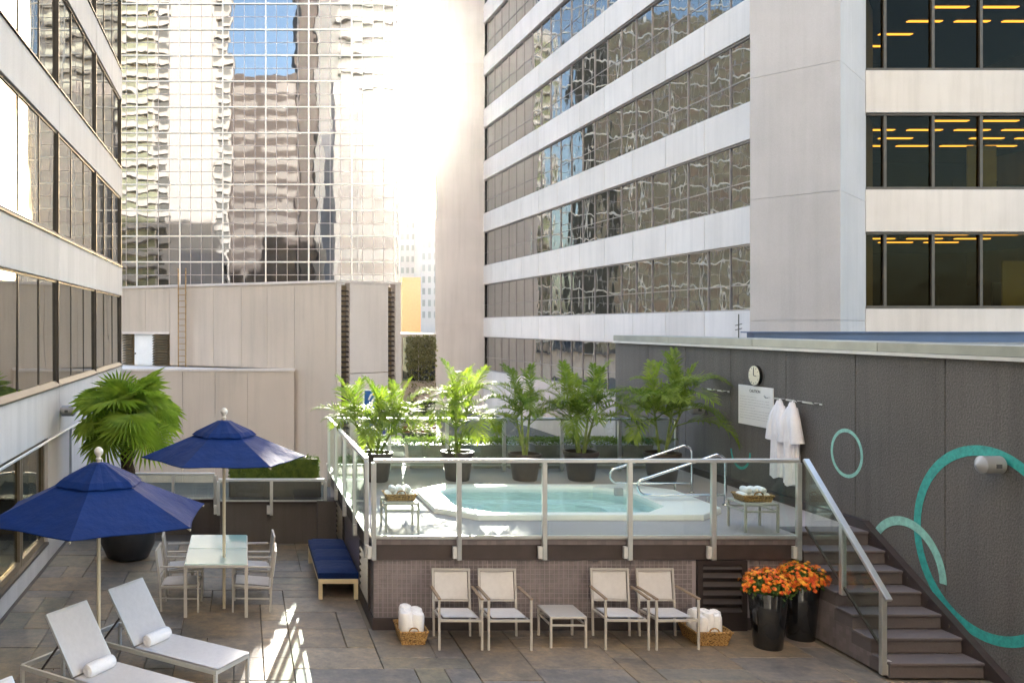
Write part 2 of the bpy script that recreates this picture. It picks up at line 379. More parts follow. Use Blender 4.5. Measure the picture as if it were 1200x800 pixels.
# flanks
deck.box(PX+.03, 7.33, PY+.03, PY+.25, -1.9, DK-.01).box(PX+.03, PX+.25, PY+.25, PB, -1.9, DK-.01).box(PX+.25, WX, PB-.2, PB, -1.9, DK-.01)
pdeck = tag(deck.build('pool_deck', 'deck_floor'), kind='structure')
MB().box(PX-.05, 7.30, PY-.055, PY+.02, DK-.028, DK+.012).build('deck_edge', 'alu_white', pdeck, bevel=.004); MB().box(PX-.04, 7.31, PY-.045, PY+.02, DK-.10, DK-.029).build('edge_tiles', 'mosaic', pdeck)
MB().box(PX-.03, 7.32, PY-.04, PY+.02, .93, DK-.101).build('fascia', 'fascia_brown', pdeck, bevel=.004)
MB().box(PX-.055, PX-.005, PY+.021, PB, DK-.028, DK+.012).build('deck_edge', 'alu_white', pdeck); MB().box(PX-.045, PX-.005, PY+.021, PB, DK-.10, DK-.029).build('edge_tiles', 'mosaic', pdeck)
MB().box(PX-.035, PX-.005, PY+.021, PB, .93, DK-.101).build('fascia', 'fascia_brown', pdeck)
MB().box(PX-.025, 7.33, PY-.025, PY+.025, 0, .165).build('skirting', 'fascia_brown', pdeck, bevel=.004)
MB().box(PX-.025, PX-.001, PY+.026, 16.7, 0, .165).build('skirting', 'fascia_brown', pdeck)
# mosaic on the front and left flank
tile = MB(); ts = .0625
VX0, VX1 = gx(815, PY), gx(873, PY)
x = PX-.01
while x < 7.30:
    z = .17
    while z < .925:
        if not (x+ts > VX0 and x < VX1): tile.add([(x+.005,PY-.010,z+.005),(x+ts-.005,PY-.010,z+.005),(x+ts-.005,PY-.010,min(z+ts,.93)-.005),(x+.005,PY-.010,min(z+ts,.93)-.005),
            (x+.004,PY,z+.004),(x+ts-.004,PY,z+.004),(x+ts-.004,PY,min(z+ts,.93)-.004),(x+.004,PY,min(z+ts,.93)-.004)], [(0,1,2,3),(0,4,5,1),(1,5,6,2),(2,6,7,3),(3,7,4,0)])
        z += ts
    x += ts
y = PY+.03
while y < 16.6:
    z = .17
    while z < .925:
        tile.add([(PX-.012,y+.003,z+.003),(PX-.012,y+.003,min(z+ts,.93)-.003),(PX-.012,y+ts-.003,min(z+ts,.93)-.003),(PX-.012,y+ts-.003,z+.003)], [(0,3,2,1)])
        z += ts
    y += ts
tag(tile.build('mosaic_tiles', 'mosaic', pdeck), kind='stuff')
MB().box(PX-.006, 7.32, PY-.004, PY+.029, .166, .929).build('grout_bed', 'grout_light', pdeck)
MB().box(PX-.006, PX+.029, PY+.03, 16.7, .166, .929).build('grout_bed', 'grout_light', pdeck)
# louvred vents
def vent_front(x0, x1, z0, z1, y):
    v_ = MB().box(x0,x0+.07,y-.05,y,z0,z1).box(x1-.07,x1,y-.05,y,z0,z1).box(x0+.07,x1-.07,y-.05,y,z1-.06,z1).box(x0+.07,x1-.07,y-.05,y,z0,z0+.24).box(x0+.07,x1-.07,y-.012,y-.002,z0+.24,z1-.06).build('vent', 'vent_brown', pdeck)
    nn = 6
    for k in range(nn):
        zc = z0+.27+(z1-.09-z0-.27)*k/(nn-1)
        MB().add([(x0+.07,y-.015,zc+.035),(x1-.07,y-.015,zc+.035),(x1-.07,y-.055,zc-.02),(x0+.07,y-.055,zc-.02),(x0+.07,y-.015,zc+.025),(x1-.07,y-.015,zc+.025),(x1-.07,y-.055,zc-.03),(x0+.07,y-.055,zc-.03)],
            [(0,1,2,3),(7,6,5,4),(3,2,6,7),(0,3,7,4),(1,5,6,2)]).build('slat', 'vent_brown', v_)
vent_front(VX0, VX1, .0, .925, PY-.012)
def vent_side(y0, y1, z0, z1, x):
    v_ = MB().box(x-.03,x,y0,y0+.05,z0,z1).box(x-.03,x,y1-.05,y1,z0,z1).box(x-.03,x,y0+.05,y1-.05,z1-.05,z1).box(x-.03,x,y0+.05,y1-.05,z0,z0+.05).build('vent', 'vent_brown', pdeck)
    for k in range(7):
        zc = z0+.08+(z1-z0-.16)*k/6
        MB().bar((x-.015,y0+.05,zc),(x-.015,y1-.05,zc),.012,.05,(1,0,1)).build('slat', 'bronze_light', v_)
vent_side(12.25, 13.2, .2, .9, PX-.013); vent_side(15.4, 16.5, .2, .9, PX-.013)
# hot tub
tub = empty('hot_tub', ((OX0+OX1)/2, (OY0+OY1)/2, DK), 'white octagonal hot tub with pale turquoise water sunk in the deck', 'hot tub')
OI = octagon(OX0+.34, OX1-.80, OY0+.18, OY1-.22, .42); OO = octagon(OX0, OX1, OY0, OY1, OC); RT = DK+.085
rim = MB(); n8 = 8
rim.add([(*q,DK+.004) for q in OO]+[(*q,RT-.02) for q in OO]+[(q[0]*.995+.005*4.93,q[1]*.995+.005*14.2,RT) for q in OO]+[(*q,RT) for q in OI]+[(*q,RT-.10) for q in OI],
    [(r_*8+i,r_*8+(i+1)%8,(r_+1)*8+(i+1)%8,(r_+1)*8+i) for r_ in range(4) for i in range(8)])
rim.build('rim', 'pool_shell', tub)
ledge = octagon(OX0+.80, OX1-1.35, OY0+.62, OY1-.60, .3)
sh_ = MB(); zs = RT-.10
sh_.add([(*q,zs) for q in OI]+[(*q,RT-.22) for q in OI]+[(*q,RT-.22) for q in ledge]+[(*q,RT-.46) for q in ledge],
    [(r_*8+i,r_*8+(i+1)%8,(r_+1)*8+(i+1)%8,(r_+1)*8+i) for r_ in range(3) for i in range(8)]+[tuple(range(24,32))])
sh_.build('basin', 'pool_aqua', tub)
wt = MB(); wt.add([(*q,RT-.045) for q in octagon(OX0+.345, OX1-.805, OY0+.185, OY1-.225, .42)], [tuple(range(8))]); wt.build('water_surface', 'water', tub)
MB().box(6.0,6.12,14.7,14.78,RT-.06,RT+.06).build('skimmer', 'lamp_grey', tub)
# chrome grab rails of the tub
def grab(yy, label):
    g_ = empty('grab_rail', (7.40, yy, DK), label, 'handrail', 'grab rails of the hot tub')
    xs = 7.42; P = []
    for k in range(7): t = R(90*k/6); P.append((xs-.14+.14*math.cos(R(0)+t), yy, DK+.66+.12*math.sin(t)))
    P = [(xs,yy,DK+.004),(xs,yy,DK+.4)]+P
    P += [(6.22,yy,DK+.42)]
    for k in range(1,10):
        t = R(110+k*16); P.append((6.20+.13*math.cos(t), yy, DK+.29+.13*math.sin(t)))
    P += [(6.4,yy,DK+.155),(xs-.03,yy,DK+.155)]
    MB().tube(P, .021, 10).build('rail', 'chrome', g_, smooth=True)
    MB().lathe([(.05,.001),(.05,.012),(.025,.02)], (xs,yy,DK), 16).build('base_flange', 'chrome', g_)
    MB().tube([(7.15,yy,DK+.004),(7.15,yy,DK+.155)], .018, 8).build('strut', 'chrome', g_)
grab(15.1, 'far chrome grab rail at the right end of the hot tub'); grab(14.05, 'near chrome grab rail at the right end of the hot tub')

# ------------------------------------------------------------------ staircase beside the wall
SX0, SX1, SY0 = 7.34, 8.40, 10.36
SYT = 12.28
st = empty('staircase', ((SX0+SX1)/2, 11.2, 0), 'dark stone staircase climbing to the pool deck along the dark wall', 'stairs')
NR = 7; rise = DK/NR; tread = (SYT-SY0)/(NR-1)
for k in range(NR-1):
    y0 = SY0+k*tread
    MB().box(SX0+.001*k, SX1, y0, y0+tread+(.02 if k<NR-2 else 0), k*rise+(.001 if k else 0), (k+1)*rise-.035).build('step', 'stair_stone', st)
    MB().box(SX0-.012, SX1, y0-.02, y0+tread-.021, (k+1)*rise-.034, (k+1)*rise).build('tread', 'stair_stone', st, bevel=.006)
side = MB()
for k in range(1, NR-1): side.box(SX0+.003, SX0+.2, SY0+k*tread, SY0+(k+1)*tread-.001, 0.001, k*rise)
side.build('side_wall', 'mosaic', st)
MB().box(SX0, SX1, SYT, SYT+.1, 0, DK-.036).build('step', 'stair_stone', st); MB().box(SX0-.012, SX1, SYT-.02, SYT+.3, DK-.035, DK+.004).build('tread', 'stair_stone', st, bevel=.006)
stg = MB(); y0, y1 = SY0-.30, SYT+.12; nz = lambda y_: rise+(y_-SY0)*rise/tread
prof = [(y0-.02,.0),(y0+.05,.0),(SY0+.35,.0),(y1,nz(y1)-.35),(PB-.4,DK+.006),(PB-.4,DK+.12),(y1,DK+.12),(y0-.02,nz(y0)+.045)]
stg.add([(SX1+.001,a_,b_) for a_,b_ in prof]+[(WX-.002,a_,b_) for a_,b_ in prof], [tuple(range(8)),tuple(range(15,7,-1))]+[(i,8+i,8+(i+1)%8,(i+1)%8) for i in range(8)])
stg.build('stringer', 'fascia_brown', st)
for k in range(6):
    t = (k+.5)/6; yy = SY0+(y1-SY0)*t; zz = nz(yy)-.03
    MB().tube([(SX1+.001,yy,zz),(SX1-.008,yy,zz)], .018, 8).build('bolt', 'bronze', st)
# ------------------------------------------------------------------ dark wall with painted rings
dw = empty('textured_wall', (WX, 14, 0), 'dark grey pebbled wall with painted turquoise rings beside the stairs', 'wall')
JY = [6.2, 7.82, 9.44, 11.06, 12.68, 14.3, 15.92, 17.54, 19.16, 20.8]
MB().box(WX+.03, WX+.5, 6.2, 20.79, -1.9, 3.60).build('wall_core', 'wall_dark', dw)
for a_, b_ in zip(JY[:-1], JY[1:]):
    MB().box(WX, WX+.029, a_+.007, b_-.007, -1.5 if b_ > 18.5 else 0.0, 3.59).build('panel', 'wall_dark', dw, bevel=.004)
MB().box(WX+.0, WX+.5, 20.795, 20.85, -1.9, 3.60).build('end_panel', 'wall_dark', dw)
MB().box(WX-.05, WX+.6, 6.2, 20.9, 3.602, 3.645).build('drip_edge', 'flash_white', dw)
yy = 6.2; 
for k in range(5): MB().box(WX-.03, WX+.7, yy+.004, min(yy+3,20.9)-.004, 3.646, 3.775).build('coping', 'flash_grey', dw, bevel=.006); yy += 3
MB().box(WX+.7, 26, 8, 21.5, 3.55, 3.60).box(WX+.51, 26, 8, 21.5, -1.9, -1.8).build('roof_slab', 'flash_grey', dw)
def ring(yc, zc, ro, ri, mat_, a0=0, a1=360, dx=.004):
    mb = MB(); N = 72
    for i in range(N+1):
        t = R(a0+(a1-a0)*i/N)
        mb.v += [(WX-dx, yc-ro*math.cos(t), zc+ro*math.sin(t)), (WX-dx, yc-ri*math.cos(t), zc+ri*math.sin(t))]
        if i: mb.f.append((2*i-2, 2*i-1, 2*i+1, 2*i))
    return mb.build('painted_ring', mat_, dw)
ring(10.45, 1.50, 1.12, 1.0, 'ring_teal'); ring(11.72, .84, .70, .585, 'ring_mint', 2, 152, .007); ring(12.86, 2.20, .345, .295, 'ring_mint')
ring(15.6, 1.86, .32, .27, 'ring_teal', 180, 360)
tag(MB().box(12.3, 26, 22.0, 22.3, -1.9, hz(390, 22)).box(12.2, 26, 21.9, 22.4, hz(390,22)+.001, hz(388.5,22)).build('blue_parapet', 'blue_metal', origin=(18,22,-1.9)), 'dark blue metal parapet showing above the dark wall coping', 'parapet')
# clock, notice, hooks, robes, lamps
ck = empty('wall_clock', (WX, 15.1, 3.01), 'round cream wall clock above the white notice', 'clock')
def disc_x(mb, xa, xb, yc, zc, r, N=28):
    return mb.tube([(xa,yc,zc),(xb,yc,zc)], r, N)
disc_x(MB(), WX-.001, WX-.05, 15.1, 3.17, .166).build('case', 'black_gloss', ck); disc_x(MB(), WX-.051, WX-.056, 15.1, 3.17, .160).build('face', 'cream_face', ck)
hd = MB().bar((WX-.06,15.1,3.17),(WX-.06,15.02,3.16),.004,.012,(0,0,1)).bar((WX-.062,15.1,3.17),(WX-.062,15.1,3.29),.004,.01,(1,0,0)); hd.build('hand', 'ink', ck)
tk = MB()
for k in range(12):
    t = R(30*k); tk.bar((WX-.0585,15.1+.12*math.sin(t),3.17+.12*math.cos(t)),(WX-.0585,15.1+.14*math.sin(t),3.17+.14*math.cos(t)),.003,.010,(1,0,0))
tk.build('hour_marks', 'ink', ck)
nb = empty('notice_board', (WX, 15.1, 2.35), 'white caution notice on the dark wall below the clock', 'sign')
NY0, NY1, NZ0, NZ1 = 14.62, 15.64, 2.33, 2.99
MB().box(WX-.02, WX-.001, NY0, NY1, NZ0, NZ1).build('board', 'sign_white', nb, bevel=.003)
def text(body, size, mat_, name='lettering', depth=.0015, bold=0):
    cu = bpy.data.curves.new(name, 'FONT'); cu.body = body; cu.size = size; cu.extrude = depth; cu.align_x = 'CENTER'; cu.offset = bold
    o = bpy.data.objects.new(name, cu); col.objects.link(o); dg = bpy.context.evaluated_depsgraph_get()
    me = bpy.data.meshes.new_from_object(o.evaluated_get(dg)); bpy.data.objects.remove(o); me.materials.clear(); me.materials.append(M[mat_]); return me
inst('lettering', text('CAUTION', .07, 'ink'), nb, Vector((WX-.022, 15.13, 2.885))-nb.location, (R(90),0,R(-90)))
pl_ = MB(); rr = random.Random(5)
for k in range(9):
    z_ = 2.80-k*.045; yl = NY1-.06
    while yl > NY0+.12:
        wd = rr.uniform(.03,.10)
        if k in (0,4) and yl < NY0+.5: break
        pl_.box(WX-.0225, WX-.0205, yl-wd, yl, z_, z_+.006); yl -= wd+.018
pl_.build('print_lines', 'ink_pale', nb)
def hook_rail(y0, y1, z, label, nh):
    h_ = empty('hook_rail', (WX,(y0+y1)/2,z), label, 'hooks')
    MB().box(WX-.015,WX-.001,y0,y1,z-.012,z+.012).build('plate', 'alu', h_)
    for k in range(nh):
        yk = y0+.05+(y1-y0-.1)*k/(nh-1)
        MB().tube([(WX-.016,yk,z),(WX-.09,yk,z),(WX-.11,yk,z+.03)], [.013,.011,.016], 8).build('hook', 'chrome', h_, smooth=True)
hook_rail(13.4, 14.75, hz(470, 14.0), 'chrome hook rail holding the white bathrobes', 4)
hook_rail(15.95, 16.75, hz(457, 16.4), 'chrome hook rail on the dark wall behind the right palm', 3)
def robe(yc, zt, h, wd, seed, label):
    r_ = empty('bathrobe', (WX-.12, yc, zt-h), label, 'bathrobe', 'white bathrobes on the hook rail')
    rd = random.Random(seed); ph = [rd.uniform(0,6.28) for _ in range(6)]
    mb = MB(); N = 40; rows = 26
    for i in range(rows):
        t = i/(rows-1); z = zt-h*t
        wy = wd*(.16+.30*min(1,t*6)**.6+.10*t) ; wx = .035+.05*min(1,t*4)+.015*t
        for k in range(N):
            a_ = 2*math.pi*k/N
            fold = 1+(.10*math.sin(5*a_+ph[0]+t*1.2)+.08*math.sin(9*a_+ph[1])+.05*math.sin(13*a_+ph[2]-t*2))*min(1,t*3)
            zz = z + (.02*math.sin(3*a_+ph[3]) if i == rows-1 else 0)
            mb.v.append((WX-.115+wx*fold*math.cos(a_), yc+wy*fold*math.sin(a_), zz))
    for i in range(rows-1):
        for k in range(N): mb.f.append((i*N+k,(i+1)*N+k,(i+1)*N+(k+1)%N,i*N+(k+1)%N))
    mb.f.append(tuple(range(N))); mb.f.append(tuple(range((rows-1)*N,rows*N))[::-1])
    mb.build('body', 'robe', r_, smooth=True)
    for s in (-1, 1):
        y_ = yc+s*wd*.40
        MB().tube([(WX-.11,yc+s*wd*.2,zt-.09),(WX-.13,y_,zt-.25),(WX-.135,y_+s*.05,zt-.45),(WX-.13,y_+s*.075,zt-.62)],[.05,.075,.085,.095],12).build('sleeve', 'robe', r_, smooth=True)
    MB().bar((WX-.205,yc-wd*.3,zt-h*.45),(WX-.205,yc+wd*.28,zt-h*.46),.012,.045).build('belt', 'robe', r_)
    MB().tube([(WX-.09,yc,zt+.03),(WX-.115,yc,zt)],.008,6).build('hanging_loop', 'robe', r_)
robe(14.28, hz(468,14.4), 1.20, .25, 1, 'left white bathrobe hanging nearest the notice')
robe(13.95, hz(470,14.1), 1.26, .23, 4, 'right white bathrobe hanging nearest the stairs')
def wall_lamp(p, d, label):            # short spotlight cylinder standing out from a wall
    o = empty('wall_lamp', p, label, 'wall lamp'); p = Vector(p); d = Vector(d)
    MB().tube([p+d*.001, p+d*.03], .06, 16).build('mount', 'lamp_grey', o)
    MB().tube([p+d*.03, p+d*.24], .10, 20).build('body', 'lamp_grey', o, smooth=True)
    MB().tube([p+d*.24, p+d*.30], [.10,.012], 20).build('cap', 'lamp_grey', o, smooth=True)
    MB().box(p.x+d.x*.12-.03, p.x+d.x*.12+.03, p.y-.106, p.y-.097, p.z-.025, p.z+.02).build('slot', 'ink', o)
wall_lamp((WX, 10.22, 2.44), (-1,0,0), 'grey cylinder lamp on the dark wall over the big ring')
wall_lamp((WX, 16.85, 2.45), (-1,0,0), 'grey cylinder lamp on the dark wall behind the right palm')
wall_lamp((LX, gx(1,1) and LX*F/(71-VX), hz(481, LX*F/(71-VX))), (1,0,0), 'grey cylinder lamp on the white wall above the glass doors')

# ------------------------------------------------------------------ railings
def railing(name, label, pts, ztop, zbot, zpost, nrm, glass='glass_rail', closed_ends=(True,True), post_w=.06, brackets=True, gbot=None):
    o = empty(name, (pts[0][0], pts[0][1], zpost), label, 'railing')
    nrm = Vector((*nrm, 0))
    a_, b_ = Vector((*pts[0],0)), Vector((*pts[-1],0)); d = (b_-a_).normalized()
    MB().bar((a_.x,a_.y,ztop-.025)-d*0 if False else Vector((a_.x,a_.y,ztop-.025)), Vector((b_.x,b_.y,ztop-.025)), .065, .05).build('top_rail', 'alu', o, bevel=.006)
    for i, q in enumerate(pts):
        MB().bar((q[0],q[1],zpost),(q[0],q[1],ztop-.051), post_w, post_w, tuple(d)).build('post', 'alu', o, bevel=.005)
        if brackets:
            c_ = Vector((q[0],q[1],zpost+.10)); s_ = d*(post_w/2+.028)
            for sg in (-1,):
                MB().bar(c_+s_*sg-Vector((0,0,.08)), c_+s_*sg+Vector((0,0,.08)), .05, .055, tuple(d)).build('bracket', 'alu_white', o, bevel=.004)
    for i in range(len(pts)-1):
        p_ = Vector((*pts[i],0))+d*(post_w/2+.004); q_ = Vector((*pts[i+1],0))-d*(post_w/2+.004)
        g0 = (gbot if gbot is not None else zbot)+.03
        gp = MB().bar(Vector((p_.x,p_.y,(g0+ztop-.052)/2)), Vector((q_.x,q_.y,(g0+ztop-.052)/2)), .012, ztop-.052-g0).build('glass_panel', glass, o)
        MB().bar(Vector((p_.x,p_.y,g0-.016)), Vector((q_.x,q_.y,g0-.016)), .03, .03).build('bottom_rail', 'alu', o)
    return o
RTZ = DK+1.03; RY = PY-.085
fx = [gx(q, RY) for q in (438, 538, 638, 738, 836, 936)]
railing('glass_railing', 'long glass railing on grey posts along the front of the pool deck', [(x_, RY) for x_ in fx], RTZ, DK+.0, .94, (0,-1))
ly = [12.05, 13.3, 14.65, 16.0, 17.3]
railing('glass_railing', 'glass railing along the left side of the pool deck above the blue bench', [(PX-.095, y_) for y_ in ly], RTZ+.001, DK, .94, (-1,0))
bxs = [gx(q, 17.3) for q in (392, 457, 525, 592, 660, 728, 795)]
railing('glass_railing', 'glass railing across the back of the pool deck behind the potted palms', [(x_, 17.38) for x_ in bxs], RTZ-.02, DK+.1, DK+.003, (0,1), brackets=False)
# stair rail
sr = empty('stair_railing', (7.37, 10.5, 0), 'sloping glass railing with grey handrail on the staircase', 'railing')
ya, yb = 10.42, PY-.15; xs = 7.30
ztop_ = lambda y_: .98+(RTZ-.98)*(y_-ya)/(yb-ya); zbt = lambda y_: .30+(DK+.16-.30)*(y_-ya)/(yb-ya)
MB().bar((xs,ya-.1,ztop_(ya-.1)),(xs,yb,ztop_(yb)),.075,.045).build('handrail', 'alu', sr, bevel=.006)
for y_, z0_ in ((ya,.02),(11.12,.72)):
    MB().bar((xs,y_,z0_),(xs,y_,ztop_(y_)-.025),.06,.06,(0,1,0)).build('post', 'alu', sr, bevel=.005)
MB().bar((xs,ya,zbt(ya)),(xs,yb,zbt(yb)),.022,.022).build('bottom_rail', 'bronze', sr)
for y0_, y1_ in ((ya+.034,11.086),(11.154,yb-.0)):
    MB().add([(xs-.006,y0_,zbt(y0_)+.02),(xs-.006,y1_,zbt(y1_)+.02),(xs-.006,y1_,ztop_(y1_)-.03),(xs-.006,y0_,ztop_(y0_)-.03),(xs+.006,y0_,zbt(y0_)+.02),(xs+.006,y1_,zbt(y1_)+.02),(xs+.006,y1_,ztop_(y1_)-.03),(xs+.006,y0_,ztop_(y0_)-.03)],
        [(0,3,2,1),(4,5,6,7),(0,1,5,4),(1,2,6,5),(2,3,7,6),(3,0,4,7)]).build('glass_panel', 'glass_rail', sr)
MB().box(xs+.031,xs+.08,ya-.03,ya+.03,.02,.18).build('bracket', 'alu_white', sr)

# ------------------------------------------------------------------ low wall, planter and railing at the back of the patio
BX = gx(257, 16.75)
lw = empty('low_wall', (.6, 16.9, 0), 'low brown wall at the back of the patio below the glass railing', 'wall')
MB().box(BX, PX-.03, 16.75, 17.0, -.02, .74).build('wall_face', 'retaining', lw, bevel=.006)
MB().box(BX, PX-.03, 16.72, 17.02, .741, .80).build('wall_cap', 'fascia_brown', lw)
MB().box(1.35, PX-.031, 16.60, 16.749, 0, .80).build('pier', 'retaining', lw)
lw2 = empty('low_wall', (-2, 17.7, 0), 'dark low wall behind the big black pot of the fan palm', 'wall')
MB().box(LX, BX-.001, 17.6, 17.9, -1.9, .62).build('wall_face', 'retaining', lw2); MB().box(LX, BX-.001, 17.57, 17.93, .621, .68).build('wall_cap', 'fascia_brown', lw2)
tag(MB().box(LX, PX+.03, 17.01, 18.4, -1.98, -.035).build('back_terrace', 'retaining'), kind='structure')
railing('glass_railing', 'low glass railing on the brown wall behind the dining table', [(x_, 16.70) for x_ in (gx(256,16.7), gx(318,16.7), gx(381,16.7))], 1.20, .78, .53, (0,-1))
railing('glass_railing', 'low glass railing behind the fan palm and blue parasols', [(x_, 17.55) for x_ in (gx(110,17.55), gx(203,17.55), gx(252,17.55))], 1.17, .66, .50, (0,-1), brackets=False)
rh = random.Random(11)
def leaf_cloud(mb, n_, f, size, rd, normal_jit=.8):
    for _ in range(n_):
        p_, nr = f(); nr = (Vector(nr)+Vector((rd.gauss(0,normal_jit),rd.gauss(0,normal_jit),rd.gauss(0,normal_jit)))).normalized()
        t = nr.orthogonal().normalized(); t.rotate(Matrix.Rotation(rd.uniform(0,6.28),3,nr)); b_ = nr.cross(t)
        s_ = size*rd.uniform(.6,1.3); p_ = Vector(p_)
        mb.add([p_-t*s_*.1, p_+t*s_*.5-b_*s_*.3+nr*s_*.08, p_+t*s_, p_+t*s_*.5+b_*s_*.3+nr*s_*.08], [(0,1,2,3)])
def box_surf(x0,x1,y0,y1,z0,z1,rd):
    def f():
        q = [rd.uniform(x0,x1),rd.uniform(y0,y1),rd.uniform(z0,z1)]; k = rd.choice((0,1,2,2,1))
        nr = [0,0,0]
        if k == 0: s = rd.choice((-1,1)); q[0] = x1 if s>0 else x0; nr[0] = s
        elif k == 1: s = rd.choice((-1,-1,1)); q[1] = y1 if s>0 else y0; nr[1] = s
        else: q[2] = z1; nr[2] = 1
        j = .025; return [v_+rd.uniform(-j,j) for v_ in q], nr
    return f
hp = empty('hedge_planter', (.6, 17.35, 0), 'clipped green box hedge in a brown planter behind the low wall', 'hedge')
MB().box(gx(268,17.2), gx(376,17.2), 17.1, 17.55, -.03, 1.10).build('planter_box', 'retaining', hp)
MB().box(gx(270,17.2), gx(372,17.2), 17.13, 17.5, 1.101, 1.49).build('hedge_core', 'leaf_hedge', hp)
hm = MB(); leaf_cloud(hm, 3200, box_surf(gx(270,17.2),gx(372,17.2),17.12,17.5,1.12,1.50,rh), .035, rh); hm.build('leaves', 'leaf_hedge', hp)
# planters with low hedges behind the back railing
for i, (a_, b_) in enumerate(((436,474),(478,523),(527,551),(553,591),(595,620),(627,662),(666,694),(699,727),(730,766))):
    yb_ = 17.62; x0, x1 = gx(a_,yb_), gx(b_,yb_)
    side_ = ['leftmost low planter of clipped greenery behind the deck railing','second low planter from the left, behind the deck railing','third low planter from the left, behind the deck railing','fourth low planter from the left, behind the deck railing','middle planter right of centre behind the third potted palm','sixth low planter from the left, between two potted palms','low planter directly behind the fourth potted palm','second low planter from the right behind the deck railing','rightmost low planter next to the dark wall'][i]
    lp = empty('low_planter', ((x0+x1)/2, yb_+.2, DK), side_, 'planter', 'low planters behind the back railing')
    t_ = .045; zt = DK+.46
    MB().add([(x0+t_,yb_+t_,DK+.002),(x1-t_,yb_+t_,DK+.002),(x1-t_,yb_+.42,DK+.002),(x0+t_,yb_+.42,DK+.002),(x0,yb_,zt),(x1,yb_,zt),(x1,yb_+.46,zt),(x0,yb_+.46,zt)],
        [(0,3,2,1),(0,1,5,4),(1,2,6,5),(2,3,7,6),(3,0,4,7),(4,5,6,7)]).build('box', 'planter_grey', lp)
    hm = MB(); leaf_cloud(hm, int(900*(x1-x0)/.6), box_surf(x0+.02,x1-.02,yb_+.02,yb_+.42,zt+.01,zt+.10,rh), .04, rh, 1.0); hm.build('leaves', 'leaf_hedge', lp)

# ------------------------------------------------------------------ palms
def frond_mesh(seed, pairs=34, e0=78, bend=80, ll=.34):
    rd = random.Random(seed); mb = MB(); N = 16; P = []; p_ = Vector((0,0,0))
    for i in range(N+1):
        P.append(p_.copy()); t = i/N
        el = R(e0-bend*t**1.5); p_ = p_+Vector((math.cos(el),rd.uniform(-.04,.04),math.sin(el)))/N
    mb.tube(P, [.0075*(1-.85*i/N)+.001 for i in range(N+1)], 5)
    def cv(t):
        f = t*N; i = min(int(f),N-1); return P[i].lerp(P[i+1], f-i), (P[i+1]-P[i]).normalized()
    for k in range(pairs):
        t = .20+.80*k/(pairs-1); c_, d = cv(t); L = ll*(math.sin(math.pi*(.22+.66*(t-.2)/.8))**.8)*rd.uniform(.8,1.12)
        up = d.cross(Vector((0,1,0))).normalized(); up = up if up.z > 0 else -up
        for s in (-1,1):
            if rd.random() < .06: continue
            sw = .5+.9*t+rd.uniform(-.15,.15)
            dr = (Vector((0,s,0))+d*sw+up*rd.uniform(.15,.55)).normalized(); wv = dr.cross(up).normalized()*.0095
            dn = Vector((0,0,-1))*L*rd.uniform(.08,.38)
            m1 = c_+dr*L*.38; m2 = c_+dr*L*.72+dn*.35; e_ = c_+dr*L+dn
            mb.add([c_-wv*.4,c_+wv*.4,m1+wv+up*.004,m1-wv+up*.004,m2+wv*.8,m2-wv*.8,e_], [(0,1,2,3),(3,2,4,5),(5,4,6)])
    me = mb.mesh('frond'); me.materials.append(M['leaf_palm']); return me
FR = [frond_mesh(1,36,68,95,.32), frond_mesh(2,34,74,75,.34), frond_mesh(3,38,58,100,.34), frond_mesh(4,32,84,40,.28)]
def potted_palm(px, Y, label, canes, pot_r=.29, pot_h=.52, seed=0, k_=1.0):
    x0 = gx(px, Y); o = empty('potted_palm', (x0, Y, DK), label, 'potted palm', 'potted palms on the pool deck')
    MB().lathe([(pot_r*.66,.002),(pot_r*.72,.02),(pot_r*.93,pot_h-.07),(pot_r,pot_h-.06),(pot_r,pot_h),(pot_r*.9,pot_h),(pot_r*.88,pot_h-.06)], (x0,Y,DK), 26).build('pot', 'pot_clay', o, smooth=True)
    MB().lathe([(pot_r*.87,pot_h-.075),(pot_r*.4,pot_h-.04),(.01,pot_h-.03)], (x0,Y,DK), 18).build('soil', 'soil', o)
    rd = random.Random(seed)
    for (dx,dy,h,lean_x,lean_y,fr) in canes:
        fr += 3
        b_ = Vector((dx*.5,dy*.5,pot_h-.05)); h *= .90; tp = Vector((dx+lean_x,dy+lean_y,pot_h+h)); mid = b_.lerp(tp,.5)+Vector((-lean_x*.15,0,0))
        pts = []
        for i in range(9):
            t = i/8; pts.append(org(o)+(b_*(1-t)**2+mid*2*t*(1-t)+tp*t*t))
        MB().tube(pts, [.024-.009*i/8+(.003 if i%2 else 0) for i in range(9)], 8).build('stem', 'cane', o, smooth=True)
        a0 = rd.uniform(0,360)
        for k in range(fr):
            u = k/fr                       # 0 = youngest, upright, at the tip
            az = a0+k*137.5+rd.uniform(-18,18); s_ = rd.uniform(.85,1.12)*(.72+.42*u)*k_
            frac = 1-.50*u**1.4+rd.uniform(-.03,.03); tilt = 2+34*u+rd.uniform(-8,10)
            pt = b_*(1-frac)**2+mid*2*frac*(1-frac)+tp*frac*frac
            inst('frond', FR[3 if k < 2 else (1 if k%3 == 0 else (0 if k%2 else 2))], o, pt, (R(rd.uniform(-12,12)), R(tilt), R(az)), (s_,s_,s_))
        if h < .9:
            for k in range(2): inst('frond', FR[rd.randrange(3)], o, b_.lerp(mid,.3), (0,R(rd.uniform(5,30)),R(rd.uniform(0,360))), (.34,.34,.34))
potted_palm(441, 16.25, 'leftmost potted palm with wide arching fronds at the deck corner', [(-.10,0,.55,-.28,.05,6),(.12,.03,.60,.28,0,6),(0,-.08,.45,.05,-.1,5),(.05,.1,.7,.1,.1,5)], seed=1, k_=1.12)
